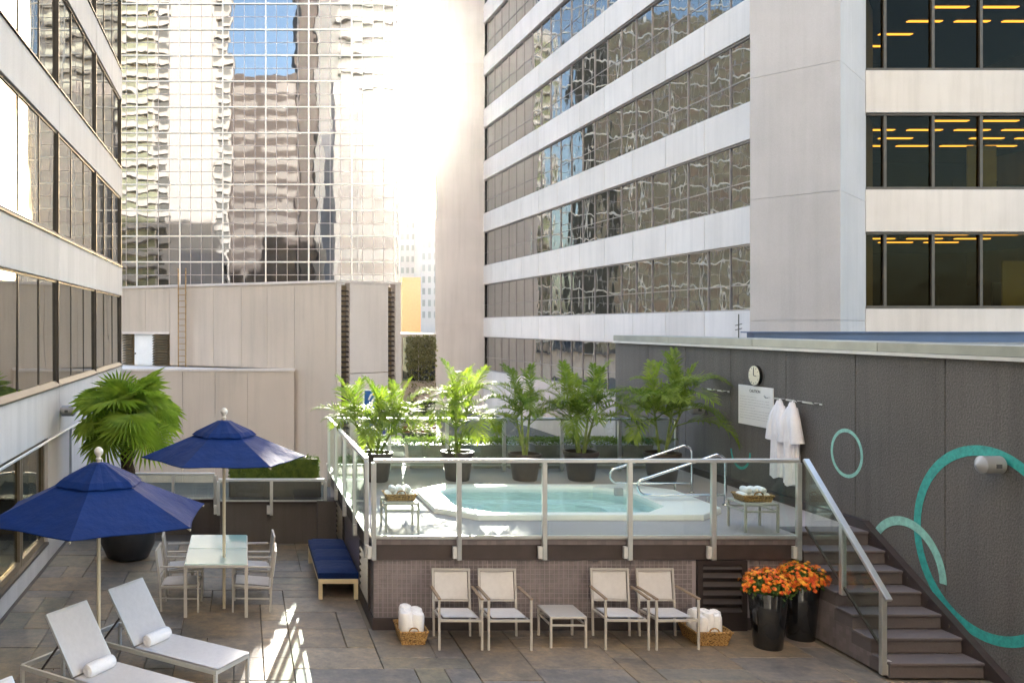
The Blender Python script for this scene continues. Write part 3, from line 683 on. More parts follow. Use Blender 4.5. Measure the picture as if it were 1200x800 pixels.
potted_palm(536, 16.35, 'second potted palm from the left, tall with fronds bending right', [(-.05,0,1.15,.02,0,6),(.06,.04,.95,.16,0,6),(.02,-.06,.6,-.10,0,4)], seed=2)
potted_palm(615, 16.35, 'third potted palm, slim stems in front of the white wall', [(-.05,0,1.05,-.02,0,6),(.06,.03,1.0,.08,.05,5),(0,.08,.75,-.12,.1,4)], seed=3, pot_h=.48, k_=.9)
potted_palm(681, 16.35, 'fourth potted palm, dense clump of green stems beside the dark wall end', [(-.12,0,.95,-.12,0,5),(-.03,.05,.75,-.02,.1,4),(.06,-.04,1.1,.12,0,6),(.12,.04,.8,.20,.05,5)], pot_r=.31, seed=4)
potted_palm(776, 16.2, 'rightmost potted palm with two thick stems against the dark wall', [(-.10,0,.95,-.06,0,8),(.12,.02,1.2,.16,.05,9),(.1,.05,.85,.32,.05,7)], pot_r=.32, seed=6, k_=1.12)
def fan_mesh(seed, blades=34, span=300):
    rd = random.Random(seed); mb = MB(); r1, r2 = .24, .66
    mb.tube([(-.62,0,-.10),(-.3,0,-.02),(0,0,0)], [.014,.011,.008], 6)
    for k in range(blades):
        a0 = R(-span/2+span*k/blades); a1 = R(-span/2+span*(k+1)/blades); am = (a0+a1)/2; back = .88+.12*math.cos(am)
        q1 = r1*back; q2 = r2*back*rd.uniform(.9,1.05); cz = -.10*(abs(am)/2.6)
        e = lambda r_,a_,z_: (r_*math.cos(a_), r_*math.sin(a_), z_)
        droop = rd.uniform(.03,.14)
        mb.add([(0,0,0), e(q1,a0,.02+cz), e(q1,am,-.008+cz), e(q1,a1,.02+cz), e((q1+q2)/2,a0*.65+am*.35,.01+cz), e((q1+q2)/2,a1*.65+am*.35,.01+cz), e(q2,am,-droop+cz)],
            [(0,1,2),(0,2,3),(1,4,2),(2,4,6),(2,6,5),(2,5,3)])
    me = mb.mesh('fan_leaf'); me.materials.append(M['leaf_fan']); return me
FN = [fan_mesh(1), fan_mesh(2, 30, 280), fan_mesh(3, 36, 310)]
fpY = 15.75; fpx = gx(150, fpY)
fp = empty('fan_palm', (fpx, fpY, 0), 'fan palm with bushy green crown in a big round black pot', 'potted palm')
MB().lathe([(.30,0.002),(.36,.03),(.46,.25),(.49,.45),(.46,.64),(.42,.66),(.40,.60)], (fpx,fpY,0), 32).build('pot', 'pot_black', fp, smooth=True)
MB().lathe([(.40,.58),(.1,.62),(.01,.63)], (fpx,fpY,0), 20).build('soil', 'soil', fp)
zt = 2.38
MB().tube([(fpx+.02*math.sin(i*1.3),fpy_,.6+(zt-.6)*i/14) for i,fpy_ in enumerate([fpY]*15)], [.075+.02*(i%2)+.05*i/14 for i in range(15)], 14).build('trunk', 'trunk', fp)
fib = MB(); rd = random.Random(8)
for _ in range(420):
    a_ = rd.uniform(0,6.28); z_ = rd.uniform(.8,zt+.05); r_ = .10+.04*(z_-.6)/1.8
    c_ = Vector((fpx+r_*math.cos(a_), fpY+r_*math.sin(a_), z_)); d = Vector((math.cos(a_)*.7,math.sin(a_)*.7,rd.uniform(.2,1))).normalized()*rd.uniform(.04,.11)
    tn = Vector((-math.sin(a_),math.cos(a_),0))*.007; fib.add([c_-tn,c_+tn,c_+d],[(0,1,2)])
tag(fib.build('trunk_fibre', 'trunk', fp), kind='stuff')
rd = random.Random(21); NL = 23
for k in range(NL):
    az = k*137.5+rd.uniform(-14,14); el = 74-112*(k/NL)**.9+rd.uniform(-8,8); s_ = rd.uniform(.80,1.0)
    d = Vector((math.cos(R(el))*math.cos(R(az)), math.cos(R(el))*math.sin(R(az)), math.sin(R(el))))
    c_ = Vector((0,0,zt-.02))+d*.62*s_*rd.uniform(.9,1.1)
    inst('fan_leaf', FN[k%3], fp, c_, (R(rd.uniform(-40,40)), R(-el+rd.uniform(15,65)), R(az)), (s_,s_,s_))

# ------------------------------------------------------------------ parasols
def parasol(cx, cy, a0, Rr, ze, za, label):
    o = empty('parasol', (cx, cy, 0), label, 'parasol', 'blue parasols on the patio')
    MB().tube([(cx,cy,.002),(cx,cy,za-.02)], .023, 12).build('pole', 'pole_cream', o, smooth=True)
    MB().lathe([(.018,za-.03),(.035,za+.0),(.02,za+.02),(.03,za+.035),(.052,za+.07),(.052,za+.095),(.03,za+.125),(.005,za+.135)], (cx,cy,0), 16).build('finial', 'finial', o, smooth=True)
    V = [Vector((cx+Rr*math.cos(R(a0+60*k)), cy+Rr*math.sin(R(a0+60*k)), ze)) for k in range(6)]
    ap = Vector((cx,cy,za-.06))
    for k in range(6):
        mb = MB(); A, B = V[k], V[(k+1)%6]; nu, nv = 12, 12
        for i in range(nu+1):
            t = .05+.95*i/nu
            for j in range(nv+1):
                s_ = j/nv; q = ap.lerp(A.lerp(B,s_), t); q.z -= .03*t*(1-t); 
                arc = 4*s_*(1-s_); q.z += -.010*arc*t+.006*math.sin(s_*9+k)*arc*t; q -= (A.lerp(B,.5)-Vector((cx,cy,ze)))*(.035*arc*t**4)
                mb.v.append(tuple(q))
        w_ = nv+1
        for i in range(nu):
            for j in range(nv): mb.f.append((i*w_+j,i*w_+j+1,(i+1)*w_+j+1,(i+1)*w_+j))
        mb.build('canopy_panel', 'canvas_blue', o, smooth=True)
        hem = MB(); hem.tube([mb.v[nu*w_+j] for j in range(nv+1)], .007, 5); hem.build('hem', 'canvas_blue', o)
        MB().bar(ap+Vector((0,0,-.05)), A+Vector((0,0,-.025)), .014, .02).build('rib', 'pole_cream', o)
        MB().bar(Vector((cx,cy,za-.42)), ap.lerp(A,.52)+Vector((0,0,-.05)), .012, .016).build('strut', 'pole_cream', o)
    cap = MB(); N = 36; rows = 7
    for i in range(rows):
        t = i/(rows-1)
        for j in range(N):
            a_ = R(a0)+2*math.pi*j/N; hx = math.cos(R(30))/math.cos((a_-R(a0))%R(60)-R(30)); r_ = .02+.385*Rr*t*hx
            zz = za-.035-(za-ze)*.40*t*.96+.024*(1 if t>0 else 0)-(.022 if i == rows-1 else 0)+.008*math.sin(j*2.1)*t
            if i == rows-1: r_ *= .99
            cap.v.append((cx+r_*math.cos(a_), cy+r_*math.sin(a_), zz))
    for i in range(rows-1):
        for j in range(N): cap.f.append((i*N+j,(i+1)*N+j,(i+1)*N+(j+1)%N,i*N+(j+1)%N))
    cap.f.append(tuple(range(N))); cap.build('vent_cap', 'canvas_blue', o)
    MB().lathe([(.05,za-.46),(.05,za-.38),(.03,za-.36)], (cx,cy,0), 12).build('hub', 'pole_cream', o)
    return o
pA = Vector((-.49,8.35)); cA = Vector((-1.42,8.97)); aA = math.degrees(math.atan2(pA.y-cA.y, pA.x-cA.x))
parasol(-1.63, 10.3, aA, 1.297, 1.876, 2.496, 'front blue hexagonal parasol above the sun loungers')
pB = Vector((gx(325.5,11.72),11.72)); cB = Vector((-.27,12.9)); aB = math.degrees(math.atan2(pB.y-cB.y, pB.x-cB.x))
parasol(-.27, 12.9, -57, 1.16, 2.15, 2.70, 'rear blue hexagonal parasol above the dining table')

# ------------------------------------------------------------------ chairs, tables, loungers
def armchair(name, label, group, x, y, rz, W=.55, D=.52, dining=False):
    """faces -Y locally, origin at floor centre"""
    o = empty(name, (0,0,0), label, 'chair', group); t = .026; h = W/2; fy, by = -D/2, D/2
    sz = .385
    for s in (-1,1):
        MB().bar((s*(h-t/2),fy,.0),(s*(h-t/2),fy,.62),t,t,(0,1,0)).build('leg', 'frame_beige', o)
        MB().bar((s*(h-t*1.6),by,.0),(s*(h-t*1.6),by+.02,.42),t,t,(0,1,0)).build('leg', 'frame_beige', o)
        MB().bar((s*(h-t/2),fy-.02,.633),(s*(h-t/2),by+.01,.633),.04,.022).build('armrest', 'arm_wood' if not dining else 'frame_beige', o, bevel=.004)
    f_ = MB().bar((-h+t,fy,sz-.02),(h-t,fy,sz-.02),t,t*1.1).bar((-h+t*2,by,sz-.055),(h-t*2,by,sz-.055),t,t)
    for s in (-1,1): f_.bar((s*(h-t*1.7),fy+.014,sz-.018),(s*(h-t*1.7),by-.014,sz-.05),t*.9,t)
    f_.build('seat_frame', 'frame_beige', o)
    mb = MB(); nx, ny = 6, 6
    for i in range(nx+1):
        for j in range(ny+1):
            u, v_ = i/nx, j/ny; mb.v.append(((u-.5)*(W-t*5.4), fy+.03+(D-.05)*v_, sz+.012-.03*v_-.022*math.sin(math.pi*u)*math.sin(math.pi*v_)))
    for i in range(nx):
        for j in range(ny): k = i*(ny+1)+j; mb.f.append((k,k+ny+1,k+ny+2,k+1))
    nv_ = len(mb.v); mb.v += [(a_,b_,c_-.008) for a_,b_,c_ in mb.v]; mb.f += [tuple(q+nv_ for q in f)[::-1] for f in mb.f]
    mb.build('seat', 'sling', o, smooth=True)
    zb0, zb1, lean = .42, .85, .075
    bf = MB()
    for s in (-1,1): bf.bar((s*(h-t*1.6),by+.02,.421),(s*(h-t*1.6),by+lean,zb1),t,t,(0,1,0))
    bf.bar((-h+t*2.1,by+lean,zb1-.013),(h-t*2.1,by+lean,zb1-.013),t,t).bar((-h+t*2.1,by+.03,zb0+.03),(h-t*2.1,by+.03,zb0+.03),t*.8,t*.8)
    bf.build('back_frame', 'frame_beige', o)
    mb = MB()
    for i in range(7):
        for j in range(6):
            u, v_ = i/6, j/5; mb.v.append(((u-.5)*(W-t*5.0), by+.028+(lean-.03)*v_+.018*math.sin(math.pi*u), zb0+.045+(zb1-zb0-.085)*v_))
    for i in range(6):
        for j in range(5): k = i*6+j; mb.f.append((k,k+6,k+7,k+1))
    nv_ = len(mb.v); mb.v += [(a_,b_+.008,c_) for a_,b_,c_ in mb.v]; mb.f += [tuple(q+nv_ for q in f)[::-1] for f in mb.f]
    mb.build('backrest', 'sling_dark', o, smooth=True)
    if dining:
        for s in (-1,1): MB().bar((s*(h-t*1.2),fy+.014,.19),(s*(h-t*1.2),by-.012,.19),.018,.018).build('stretcher', 'frame_beige', o)
    o.location = (x,y,0); o.rotation_euler.z = rz; return o
cY = 11.26+.26; rj = random.Random(77)
for x0, x1, lb in ((2.41,2.95,'sling armchair next to the left towel basket, leftmost of four'),(3.01,3.55,'sling armchair just left of the small side table'),(4.47,5.01,'sling armchair just right of the small side table'),(5.07,5.62,'sling armchair next to the right towel basket, rightmost of four')):
    armchair('armchair', lb, 'sling armchairs along the tiled wall', (x0+x1)/2+rj.uniform(-.008,.008), cY+rj.uniform(-.02,.015), R(rj.uniform(-2.2,2.2)))
def side_table(x, y, z, W, D, H, label):
    o = empty('side_table', (x,y,z), label, 'table', 'small metal side tables'); t = .028
    MB().box(x-W/2,x+W/2,y-D/2,y+D/2,z+H-.03,z+H).build('tabletop', 'frame_beige', o, bevel=.004)
    for sx in (-1,1):
        for sy in (-1,1): MB().bar((x+sx*(W/2-t/2),y+sy*(D/2-t/2),z+.001),(x+sx*(W/2-t/2),y+sy*(D/2-t/2),z+H-.031),t,t,(0,1,0)).build('leg', 'frame_beige', o)
    for sx in (-1,1): MB().bar((x+sx*(W/2-t/2),y-D/2+t,z+H-.11),(x+sx*(W/2-t/2),y+D/2-t,z+H-.11),.02,.022).build('stretcher', 'frame_beige', o)
    for sy in (-1,1): MB().bar((x-W/2+t,y+sy*(D/2-t/2),z+H-.11),(x+W/2-t,y+sy*(D/2-t/2),z+H-.11),.02,.022).build('stretcher', 'frame_beige', o)
side_table(4.035, 11.57, 0, .46, .50, .39, 'small beige side table between the two pairs of armchairs')
side_table(2.13, 12.45, DK, .46, .46, .40, 'small side table in the sunny left corner of the deck')
side_table(6.93, 12.42, DK, .46, .46, .39, 'small side table on the deck near the top of the stairs')
# dining set
def dining_table(x0,x1,y0,y1,label):
    o = empty('dining_table', ((x0+x1)/2,(y0+y1)/2,0), label, 'table'); H = .73; t = .045; ym = (y0+y1)/2
    MB().box(x0,x1,y0,y1,H-.05,H-.012).build('table_frame', 'frame_beige', o, bevel=.004)
    for a_, b_ in ((y0,ym-.003),(ym+.003,y1)): MB().box(x0+.012,x1-.012,a_+.01,b_-.01,H-.0115,H).build('glass_top', 'table_glass', o)
    for sx in (x0+t/2, x1-t/2):
        for sy in (y0+t/2, y1-t/2): MB().bar((sx,sy,.001),(sx,sy,H-.051),t,t,(0,1,0)).build('leg', 'frame_beige', o)
plain('table_glass', (.46, .70, .69), .06, 0, .04, 2, Coat_Weight=1.0)
M['table_glass'].node_tree.nodes['Principled BSDF'].inputs['Specular IOR Level'].default_value = .9
dining_table(-.815, .065, 12.5, 14.28, 'pale glass topped dining table under the rear parasol')
for sx, yy, lb in ((-1,13.0,'front left dining armchair drawn up to the glass table'),(-1,13.85,'rear left dining armchair drawn up to the glass table'),(1,13.0,'front right dining armchair drawn up to the glass table'),(1,13.85,'rear right dining armchair drawn up to the glass table')):
    armchair('dining_chair', lb, 'dining armchairs', -.375+sx*.50, yy, R(90+rj.uniform(-3,3)) if sx < 0 else R(-90+rj.uniform(-3,3)), .56, .52, True)
# loungers
LD = Vector((.83,-.56,0)).normalized(); LW = Vector((-LD.y, LD.x, 0))
def lounger(hinge, label, frame_back=.78):
    hinge = Vector((*hinge,0)); o = empty('sun_lounger', hinge+LD*.2, label, 'sun lounger', 'sun loungers on the patio')
    Lf, Wd, sz, t = 1.16, .61, .33, .035; up = Vector((0,0,1))
    P = lambda a_, b_, z_: hinge+LD*a_+LW*b_+up*z_
    for b_, nm in ((0,'side_rail'),(Wd,'side_rail')):
        MB().bar(P(-frame_back,b_,sz-.03),P(Lf,b_,sz-.03),t,.05).build('side_rail', 'alu_white', o, bevel=.004)
    for a_ in (-frame_back, Lf-.018): MB().bar(P(a_,t/2,sz-.03),P(a_,Wd-t/2,sz-.03),t,.045).build('end_rail', 'alu_white', o)
    for a_ in (-frame_back+.02, Lf-.02):
        for b_ in (0,Wd): MB().bar(P(a_,b_,.001),P(a_,b_,sz-.056),t,t,tuple(LD)).build('leg', 'alu_white', o)
    mb = MB(); nx, ny = 14, 6
    for i in range(nx+1):
        for j in range(ny+1):
            u, v_ = i/nx, j/ny; mb.v.append(tuple(P(.0+Lf*u+.01, Wd*v_, sz+.004-.020*math.sin(math.pi*v_)*(1-(2*u-1)**4)+.008)))
    for i in range(nx):
        for j in range(ny): k = i*(ny+1)+j; mb.f.append((k,k+ny+1,k+ny+2,k+1))
    nv_ = len(mb.v); mb.v += [(a_,b_,c_-.012) for a_,b_,c_ in mb.v]; mb.f += [tuple(q+nv_ for q in f)[::-1] for f in mb.f]
    mb.build('seat_sling', 'sling', o, smooth=True)
    ax, ah = .405, .587
    B = lambda r_, b_, off=0: P(-ax*r_, b_, sz+.01+ah*r_)+(LD*ah+up*ax).normalized()*off
    for b_ in (.012,Wd-.012): MB().bar(B(.02,b_),B(1,b_),.028,.028).build('back_rail', 'alu_white', o)
    MB().bar(B(.985,.03),B(.985,Wd-.03),.026,.026).build('back_top_rail', 'alu_white', o)
    mb = MB()
    for i in range(9):
        for j in range(7):
            u, v_ = i/8, j/6; mb.v.append(tuple(B(.02+.985*u, .015+(Wd-.03)*v_, .016-.03*math.sin(math.pi*v_)*math.sin(math.pi*u*.9))))
    for i in range(8):
        for j in range(6): k = i*7+j; mb.f.append((k,k+7,k+8,k+1))
    nv_ = len(mb.v); off = (LD*ah+up*ax).normalized()*.010; mb.v += [tuple(Vector(q)-off) for q in mb.v]; mb.f += [tuple(q+nv_ for q in f)[::-1] for f in mb.f]
    mb.build('backrest_sling', 'sling', o, smooth=True)
    for b_ in (.06,Wd-.06): MB().bar(B(.55,b_,-.02),P(-.52,b_,sz-.02),.018,.018).build('support_strut', 'bronze', o)
    return P
P2 = lounger((-1.24,10.38), 'rear sun lounger with raised back nearest the dining table')
P1 = lounger((-1.763,9.47), 'middle sun lounger with raised back and towel, foot end cut off')
P3 = lounger((-2.04,7.27), 'sun lounger mostly out of frame, only its corner at the bottom left')
def towel_roll(p, d, L, r_, label, group, flat=1.0, cat='towel'):
    """rolled towel from p along d"""
    p = Vector(p); d = Vector(d).normalized(); mb = MB(); N = 18
    prof = [(0,.55),(.01,.86),(.04,1),(.5*L,1.02),(L-.04,1),(L-.01,.86),(L,.55)]
    mb.tube([p+d*a_ for a_,_ in prof], [r_*k for _,k in prof], N)
    o = mb.build('rolled_towel', 'towel', None, smooth=True, origin=p); tag(o, label, cat, group)
    ref = d.orthogonal().normalized(); b_ = d.cross(ref)
    for e_, s_ in ((p-d*.003, 1), (p+d*(L+.003), -1)):
        pts = [e_+(ref*math.cos(t)+b_*math.sin(t))*(r_*.5*(t/15)) for t in [k*.5 for k in range(2,31)]]
        MB().tube(pts, .004, 4).build('rolled_edge', 'towel', o)
    return o
for P_, lb in ((P2,'rolled white towel on the rear sun lounger'),(P1,'rolled white towel on the middle sun lounger')):
    a_ = P_(.095,.10,.33+.072); towel_roll(a_, LW, .40, .072, lb, 'rolled towels on the loungers')
# daybed bench
dbx0, dbx1, dby0, dby1 = 1.10, 1.68, 13.33, 15.42
db = empty('daybed', ((dbx0+dbx1)/2,(dby0+dby1)/2,0), 'cream bench with three navy blue cushions beside the pool deck', 'bench')
fm = MB().box(dbx0,dbx1,dby0,dby0+.05,.23,.30).box(dbx0,dbx1,dby1-.05,dby1,.23,.30).box(dbx0,dbx0+.05,dby0+.051,dby1-.051,.23,.30).box(dbx1-.05,dbx1,dby0+.051,dby1-.051,.23,.30)
fm.build('frame', 'cream_paint', db, bevel=.004)
for xx in (dbx0+.03, dbx1-.03):
    for yy in (dby0+.03, dby1-.03): MB().box(xx-.03,xx+.03,yy-.03,yy+.03,.001,.229).build('leg', 'cream_paint', db, bevel=.003)
for k in range(7): 
    yy = dby0+.2+k*.28; MB().box(dbx0+.051,dbx1-.051,yy,yy+.08,.27,.299).build('slat', 'cream_paint', db)
L3 = (dby1-dby0)/3
for k in range(3):
    y0, y1 = dby0+k*L3+.006, dby0+(k+1)*L3-.006
    mb = MB(); nx, ny = 8, 8
    for i in range(nx+1):
        for j in range(ny+1):
            u, v_ = i/nx, j/ny; pf = (1-(2*u-1)**16)*(1-(2*v_-1)**16)
            mb.v.append((dbx0-.005+(dbx1-dbx0+.01)*u, y0+(y1-y0)*v_, .385+.035*pf**.7))
    for i in range(nx):
        for j in range(ny): q = i*(ny+1)+j; mb.f.append((q,q+ny+1,q+ny+2,q+1))
    nv_ = len(mb.v); bd = [i*(ny+1) for i in range(nx+1)]+[nx*(ny+1)+j for j in range(1,ny+1)]+[i*(ny+1)+ny for i in range(nx-1,-1,-1)]+[j for j in range(ny-1,0,-1)]
    mb.v += [(mb.v[q][0],mb.v[q][1],.301) for q in bd]; nb_ = len(bd)
    for i in range(nb_): mb.f.append((bd[i],nv_+i,nv_+(i+1)%nb_,bd[(i+1)%nb_]))
    mb.f.append(tuple(range(nv_,nv_+nb_)))
    mb.build('cushion', 'cushion_blue', db, smooth=True)
# baskets of towels
def basket(x, y, z, W, D, H, label, flare=.8):
    o = empty('wicker_basket', (x,y,z), label, 'basket', 'wicker towel baskets')
    def rect(w_, d_, zz): return [(x-w_/2,y-d_/2,zz),(x+w_/2,y-d_/2,zz),(x+w_/2,y+d_/2,zz),(x-w_/2,y+d_/2,zz)]
    mb = MB(); i_ = .015
    mb.v += rect(W*flare,D*flare,z+.002)+rect(W,D,z+H)+rect(W-2*i_,D-2*i_,z+H)+rect(W*flare-2*i_,D*flare-2*i_,z+.016)
    mb.f += [(3,2,1,0)]+[(r_*4+k,r_*4+(k+1)%4,(r_+1)*4+(k+1)%4,(r_+1)*4+k) for r_ in range(3) for k in range(4)]+[(12,13,14,15)]
    mb.build('body', 'wicker', o)
    rm = MB(); q = rect(W,D,z+H)
    for k in range(4): rm.tube([q[k],q[(k+1)%4]], .012, 6)
    rm.build('rim', 'wicker', o)
    for s in (-1,1):
        pts = [(x+.06*math.cos(R(a_)), y+s*(D/2-.003), z+H+.055*math.sin(R(a_))) for a_ in range(0,181,20)]
        MB().tube(pts, .009, 6).build('handle', 'wicker', o)
    return o
rt = random.Random(31)
def standing_towels(x, y, z, W, D, rows, cols, lb, r_=.068, L=.34):
    fb = ('front','middle','back'); lr = ('left','right') if cols == 2 else ('left','centre','right')
    for j in range(rows):
        for i in range(cols):
            px_ = x+(i-(cols-1)/2)*(W-2*r_-.05)/max(1,cols-1)*.92; py_ = y+(j-(rows-1)/2)*(D-2*r_-.05)/max(1,rows-1)*.92
            towel_roll((px_,py_,z+.02), (rt.uniform(-.10,.10),rt.uniform(-.10,.05),1), L+rt.uniform(-.03,.04), r_, f'{fb[j]} row {lr[i]} {lb}', lb)
basket(2.13, 11.62, 0, .36, .48, .175, 'wicker basket of upright white towels at the left of the armchairs')
standing_towels(2.13, 11.62, 0, .33, .46, 3, 2, 'white rolled towel standing in the left patio basket', .083, .40)
basket(5.86, 11.60, 0, .46, .50, .18, 'wicker basket of white towels between the armchairs and flower pots')
standing_towels(5.86, 11.62, 0, .40, .46, 3, 3, 'white rolled towel standing in the right patio basket', .074, .35)
def tray(x, y, z, lb, lb2, seed):
    basket(x, y, z, .42, .30, .085, lb, .86); r0 = random.Random(seed)
    for i in range(4): towel_roll((x-.15+i*.098,y-.115,z+.068), (r0.uniform(-.04,.04),1,0), .23, .047, f'{("leftmost","second","third","rightmost")[i]} towel below, {lb2}', lb2)
    for i in range(3): towel_roll((x-.10+i*.1,y-.105,z+.146), (r0.uniform(-.05,.05),1,0), .21, .044, f'{("left","middle","right")[i]} towel on top, {lb2}', lb2)
tray(2.13, 12.45, DK+.401, 'shallow wicker basket of white towels on the left deck table', 'rolled white towel in the basket on the left deck table', 1)
tray(6.93, 12.42, DK+.391, 'shallow wicker basket of white towels on the deck table near the stairs', 'rolled white towel in the basket near the stairs', 2)
# flower pots
def flower_pot(x, y, H, r0, r1, label, seed):
    o = empty('flower_pot', (x,y,0), label, 'flower pot', 'tall black pots of orange chrysanthemums'); rd = random.Random(seed)
    MB().lathe([(r0*.96,.002),(r0,.012),(r1,H-.005),(r1*.985,H),(r1*.90,H),(r1*.88,H-.04)], (x,y,0), 40).build('pot', 'black_gloss', o, smooth=True)
    MB().lathe([(r1*.87,H-.05),(.02,H-.03)], (x,y,0), 20).build('soil', 'soil', o)
    rx, rz = .30, .24; c_ = Vector((x,y,H+.02))
    def dome(lo=-.25):
        while True:
            v_ = Vector((rd.gauss(0,1),rd.gauss(0,1),rd.gauss(0,1))).normalized()
            if v_.z > lo: break
        k = 1+.10*math.sin(5*math.atan2(v_.y,v_.x)+seed)+rd.uniform(-.14,.06); return c_+Vector((v_.x*rx*k,v_.y*rx*k,v_.z*rz*k)), v_
    lm = MB(); leaf_cloud(lm, 1300, lambda: (lambda q: (c_+(q[0]-c_)*rd.uniform(.45,.97), q[1]))(dome(-.3)), .045, rd); lm.build('foliage', 'leaf_mum', o)
    fl = MB()
    for _ in range(290):
        p_, nr = dome(.12 if rd.random() < .85 else -.1); nr = (nr+Vector((0,0,.5))+Vector((rd.gauss(0,.25),rd.gauss(0,.25),0))).normalized()
        t = nr.orthogonal().normalized(); b_ = nr.cross(t); r_ = rd.uniform(.020,.034)
        for ring_, (rr_, lift, npet) in enumerate(((1.0,.0,9),(.62,.009,7))):
            for q in range(npet):
                a_ = 2*math.pi*(q+.5*ring_)/npet; w2 = math.pi/npet*.85
                e1 = t*math.cos(a_-w2)+b_*math.sin(a_-w2); e2 = t*math.cos(a_+w2)+b_*math.sin(a_+w2); em = t*math.cos(a_)+b_*math.sin(a_)
                base_ = p_+nr*lift; fl.add([base_, base_+e1*r_*rr_*.7+nr*.004, base_+em*r_*rr_+nr*.008*ring_, base_+e2*r_*rr_*.7+nr*.004], [(0,1,2,3)])
    tag(fl.build('flowers', 'petal', o), kind='stuff')
flower_pot(gx(900,11.36), 11.36, .70, .165, .228, 'front tall black pot of orange chrysanthemums', 3)
flower_pot(gx(938,11.68), 11.68, .70, .165, .22, 'rear tall black pot of orange chrysanthemums by the stairs', 5)

# ------------------------------------------------------------------ left building
lb_ = empty('hotel_building', (LX-5, 14, -2), 'white building with bronze window bands along the left edge', 'building')
Yc0, Yc1 = 3.8, 24.9
MB().box(LX-9, LX-.45, Yc0, Yc1-.3, -1.99, 18).build('core', 'conc_white', lb_)
pitch = 2.66; rows = [(CH-1.10+pitch*k, CH+.80+pitch*k) for k in range(5)]
sp_z = [(2.10, rows[0][0]-.002)]+[(rows[k][1]+.002, rows[k+1][0]-.002) for k in range(4)]+[(rows[4][1]+.002, 18)]
bays = [Yc1-.12-4.2*k for k in range(5,-1,-1)]
for z0, z1 in sp_z:
    for a_, b_ in zip(bays[:-1], bays[1:]): MB().box(LX-.44, LX, a_+.006, b_-.006, z0, z1).build('spandrel_panel', 'conc_white', lb_, bevel=.006)
    MB().box(LX-.44, LX, bays[-1]+.001, Yc1, z0, z1).build('corner_panel', 'conc_white', lb_)
rg = random.Random(9)
pane_w = 4.2/3
for (z0, z1) in rows:
    fr_ = MB()
    for a_ in bays: fr_.box(LX-.10, LX-.005, a_-.03, a_+.03, z0, z1)
    for a_ in bays[:-1]:
        for q in (1,2): fr_.box(LX-.09, LX-.045, a_+q*pane_w-.016, a_+q*pane_w+.016, z0+.13, z1-.05)
    fr_.box(LX-.16, LX-.04, bays[0]+.06, bays[-1]-.06, z1-.039, z1-.001)
    for a_, b_ in zip(bays[:-1], bays[1:]):
        fr_.add([(LX-.08,a_+.03,z0+.13),(LX-.08,b_-.03,z0+.13),(LX+.03,b_-.03,z0+.03),(LX+.03,a_+.03,z0+.03),(LX+.03,b_-.03,z0),(LX+.03,a_+.03,z0)], [(0,3,2,1),(3,5,4,2)])
    wb = fr_.build('window_band', 'bronze', lb_)
    pm = MB().box(-.006,.006,-pane_w/2+.03,pane_w/2-.03,-(z1-z0)/2+.07,(z1-z0)/2-.03).mesh('pane'); pm.materials.append(M['glass_left'])
    for a_ in bays[:-1]:
        for q in range(3):
            inst('pane', pm, wb, Vector((LX-.065, a_+pane_w*(q+.5), (z0+z1)/2+.02))-lb_.location, (R(rg.uniform(-.2,.2)), R(rg.uniform(-.25,.25)), R(rg.uniform(-.35,.35))))
# ground floor: doors behind a low sill, white pier, skirting gutter
MB().box(LX-.44, LX, 15.45, Yc1, -1.99, 2.099).build('pier_wall', 'conc_white', lb_, bevel=.005)
for k in range(9):
    a_ = Yc0+1.296*k; MB().box(LX-.44, LX, a_+.004, min(a_+1.296,15.45)-.004, -.02, .30).build('plinth_stone', 'conc_white', lb_, bevel=.004)
MB().box(LX-.44, LX+.015, Yc0, 15.449, .301, .34).build('sill', 'bronze', lb_)
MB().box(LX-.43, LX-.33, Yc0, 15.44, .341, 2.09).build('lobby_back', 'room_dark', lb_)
for k in range(7):
    y1 = 15.44-k*1.62; y0 = y1-1.6
    d_ = MB().box(LX-.16,LX-.06,y0,y0+.09,.342,2.09).box(LX-.16,LX-.06,y1-.09,y1,.342,2.09).box(LX-.16,LX-.06,y0+.091,y1-.091,2.0,2.09).box(LX-.16,LX-.06,y0+.091,y1-.091,.342,.44).build('door', 'bronze_light', lb_)
    MB().box(LX-.115,LX-.10,y0+.092,y1-.092,.441,1.999).build('pane', 'glass_office', d_)
    MB().box(LX-.05,LX-.02,y0+.12,y0+.15,1.0,1.35).build('handle', 'chrome', d_)
MB().tube([(LX+.03,Yc0,2.06),(LX+.03,18.4,2.06)],.022,8).build('gutter', 'alu_white', lb_)
MB().tube([(LX+.05,17.2,2.06),(LX+.05,17.2,.9)],.025,8).build('downpipe', 'lamp_grey', lb_)
MB().box(LX+.001, LX+.05, Yc0, 17.5, -.02, .012).build('gutter_strip', 'bronze', lb_)

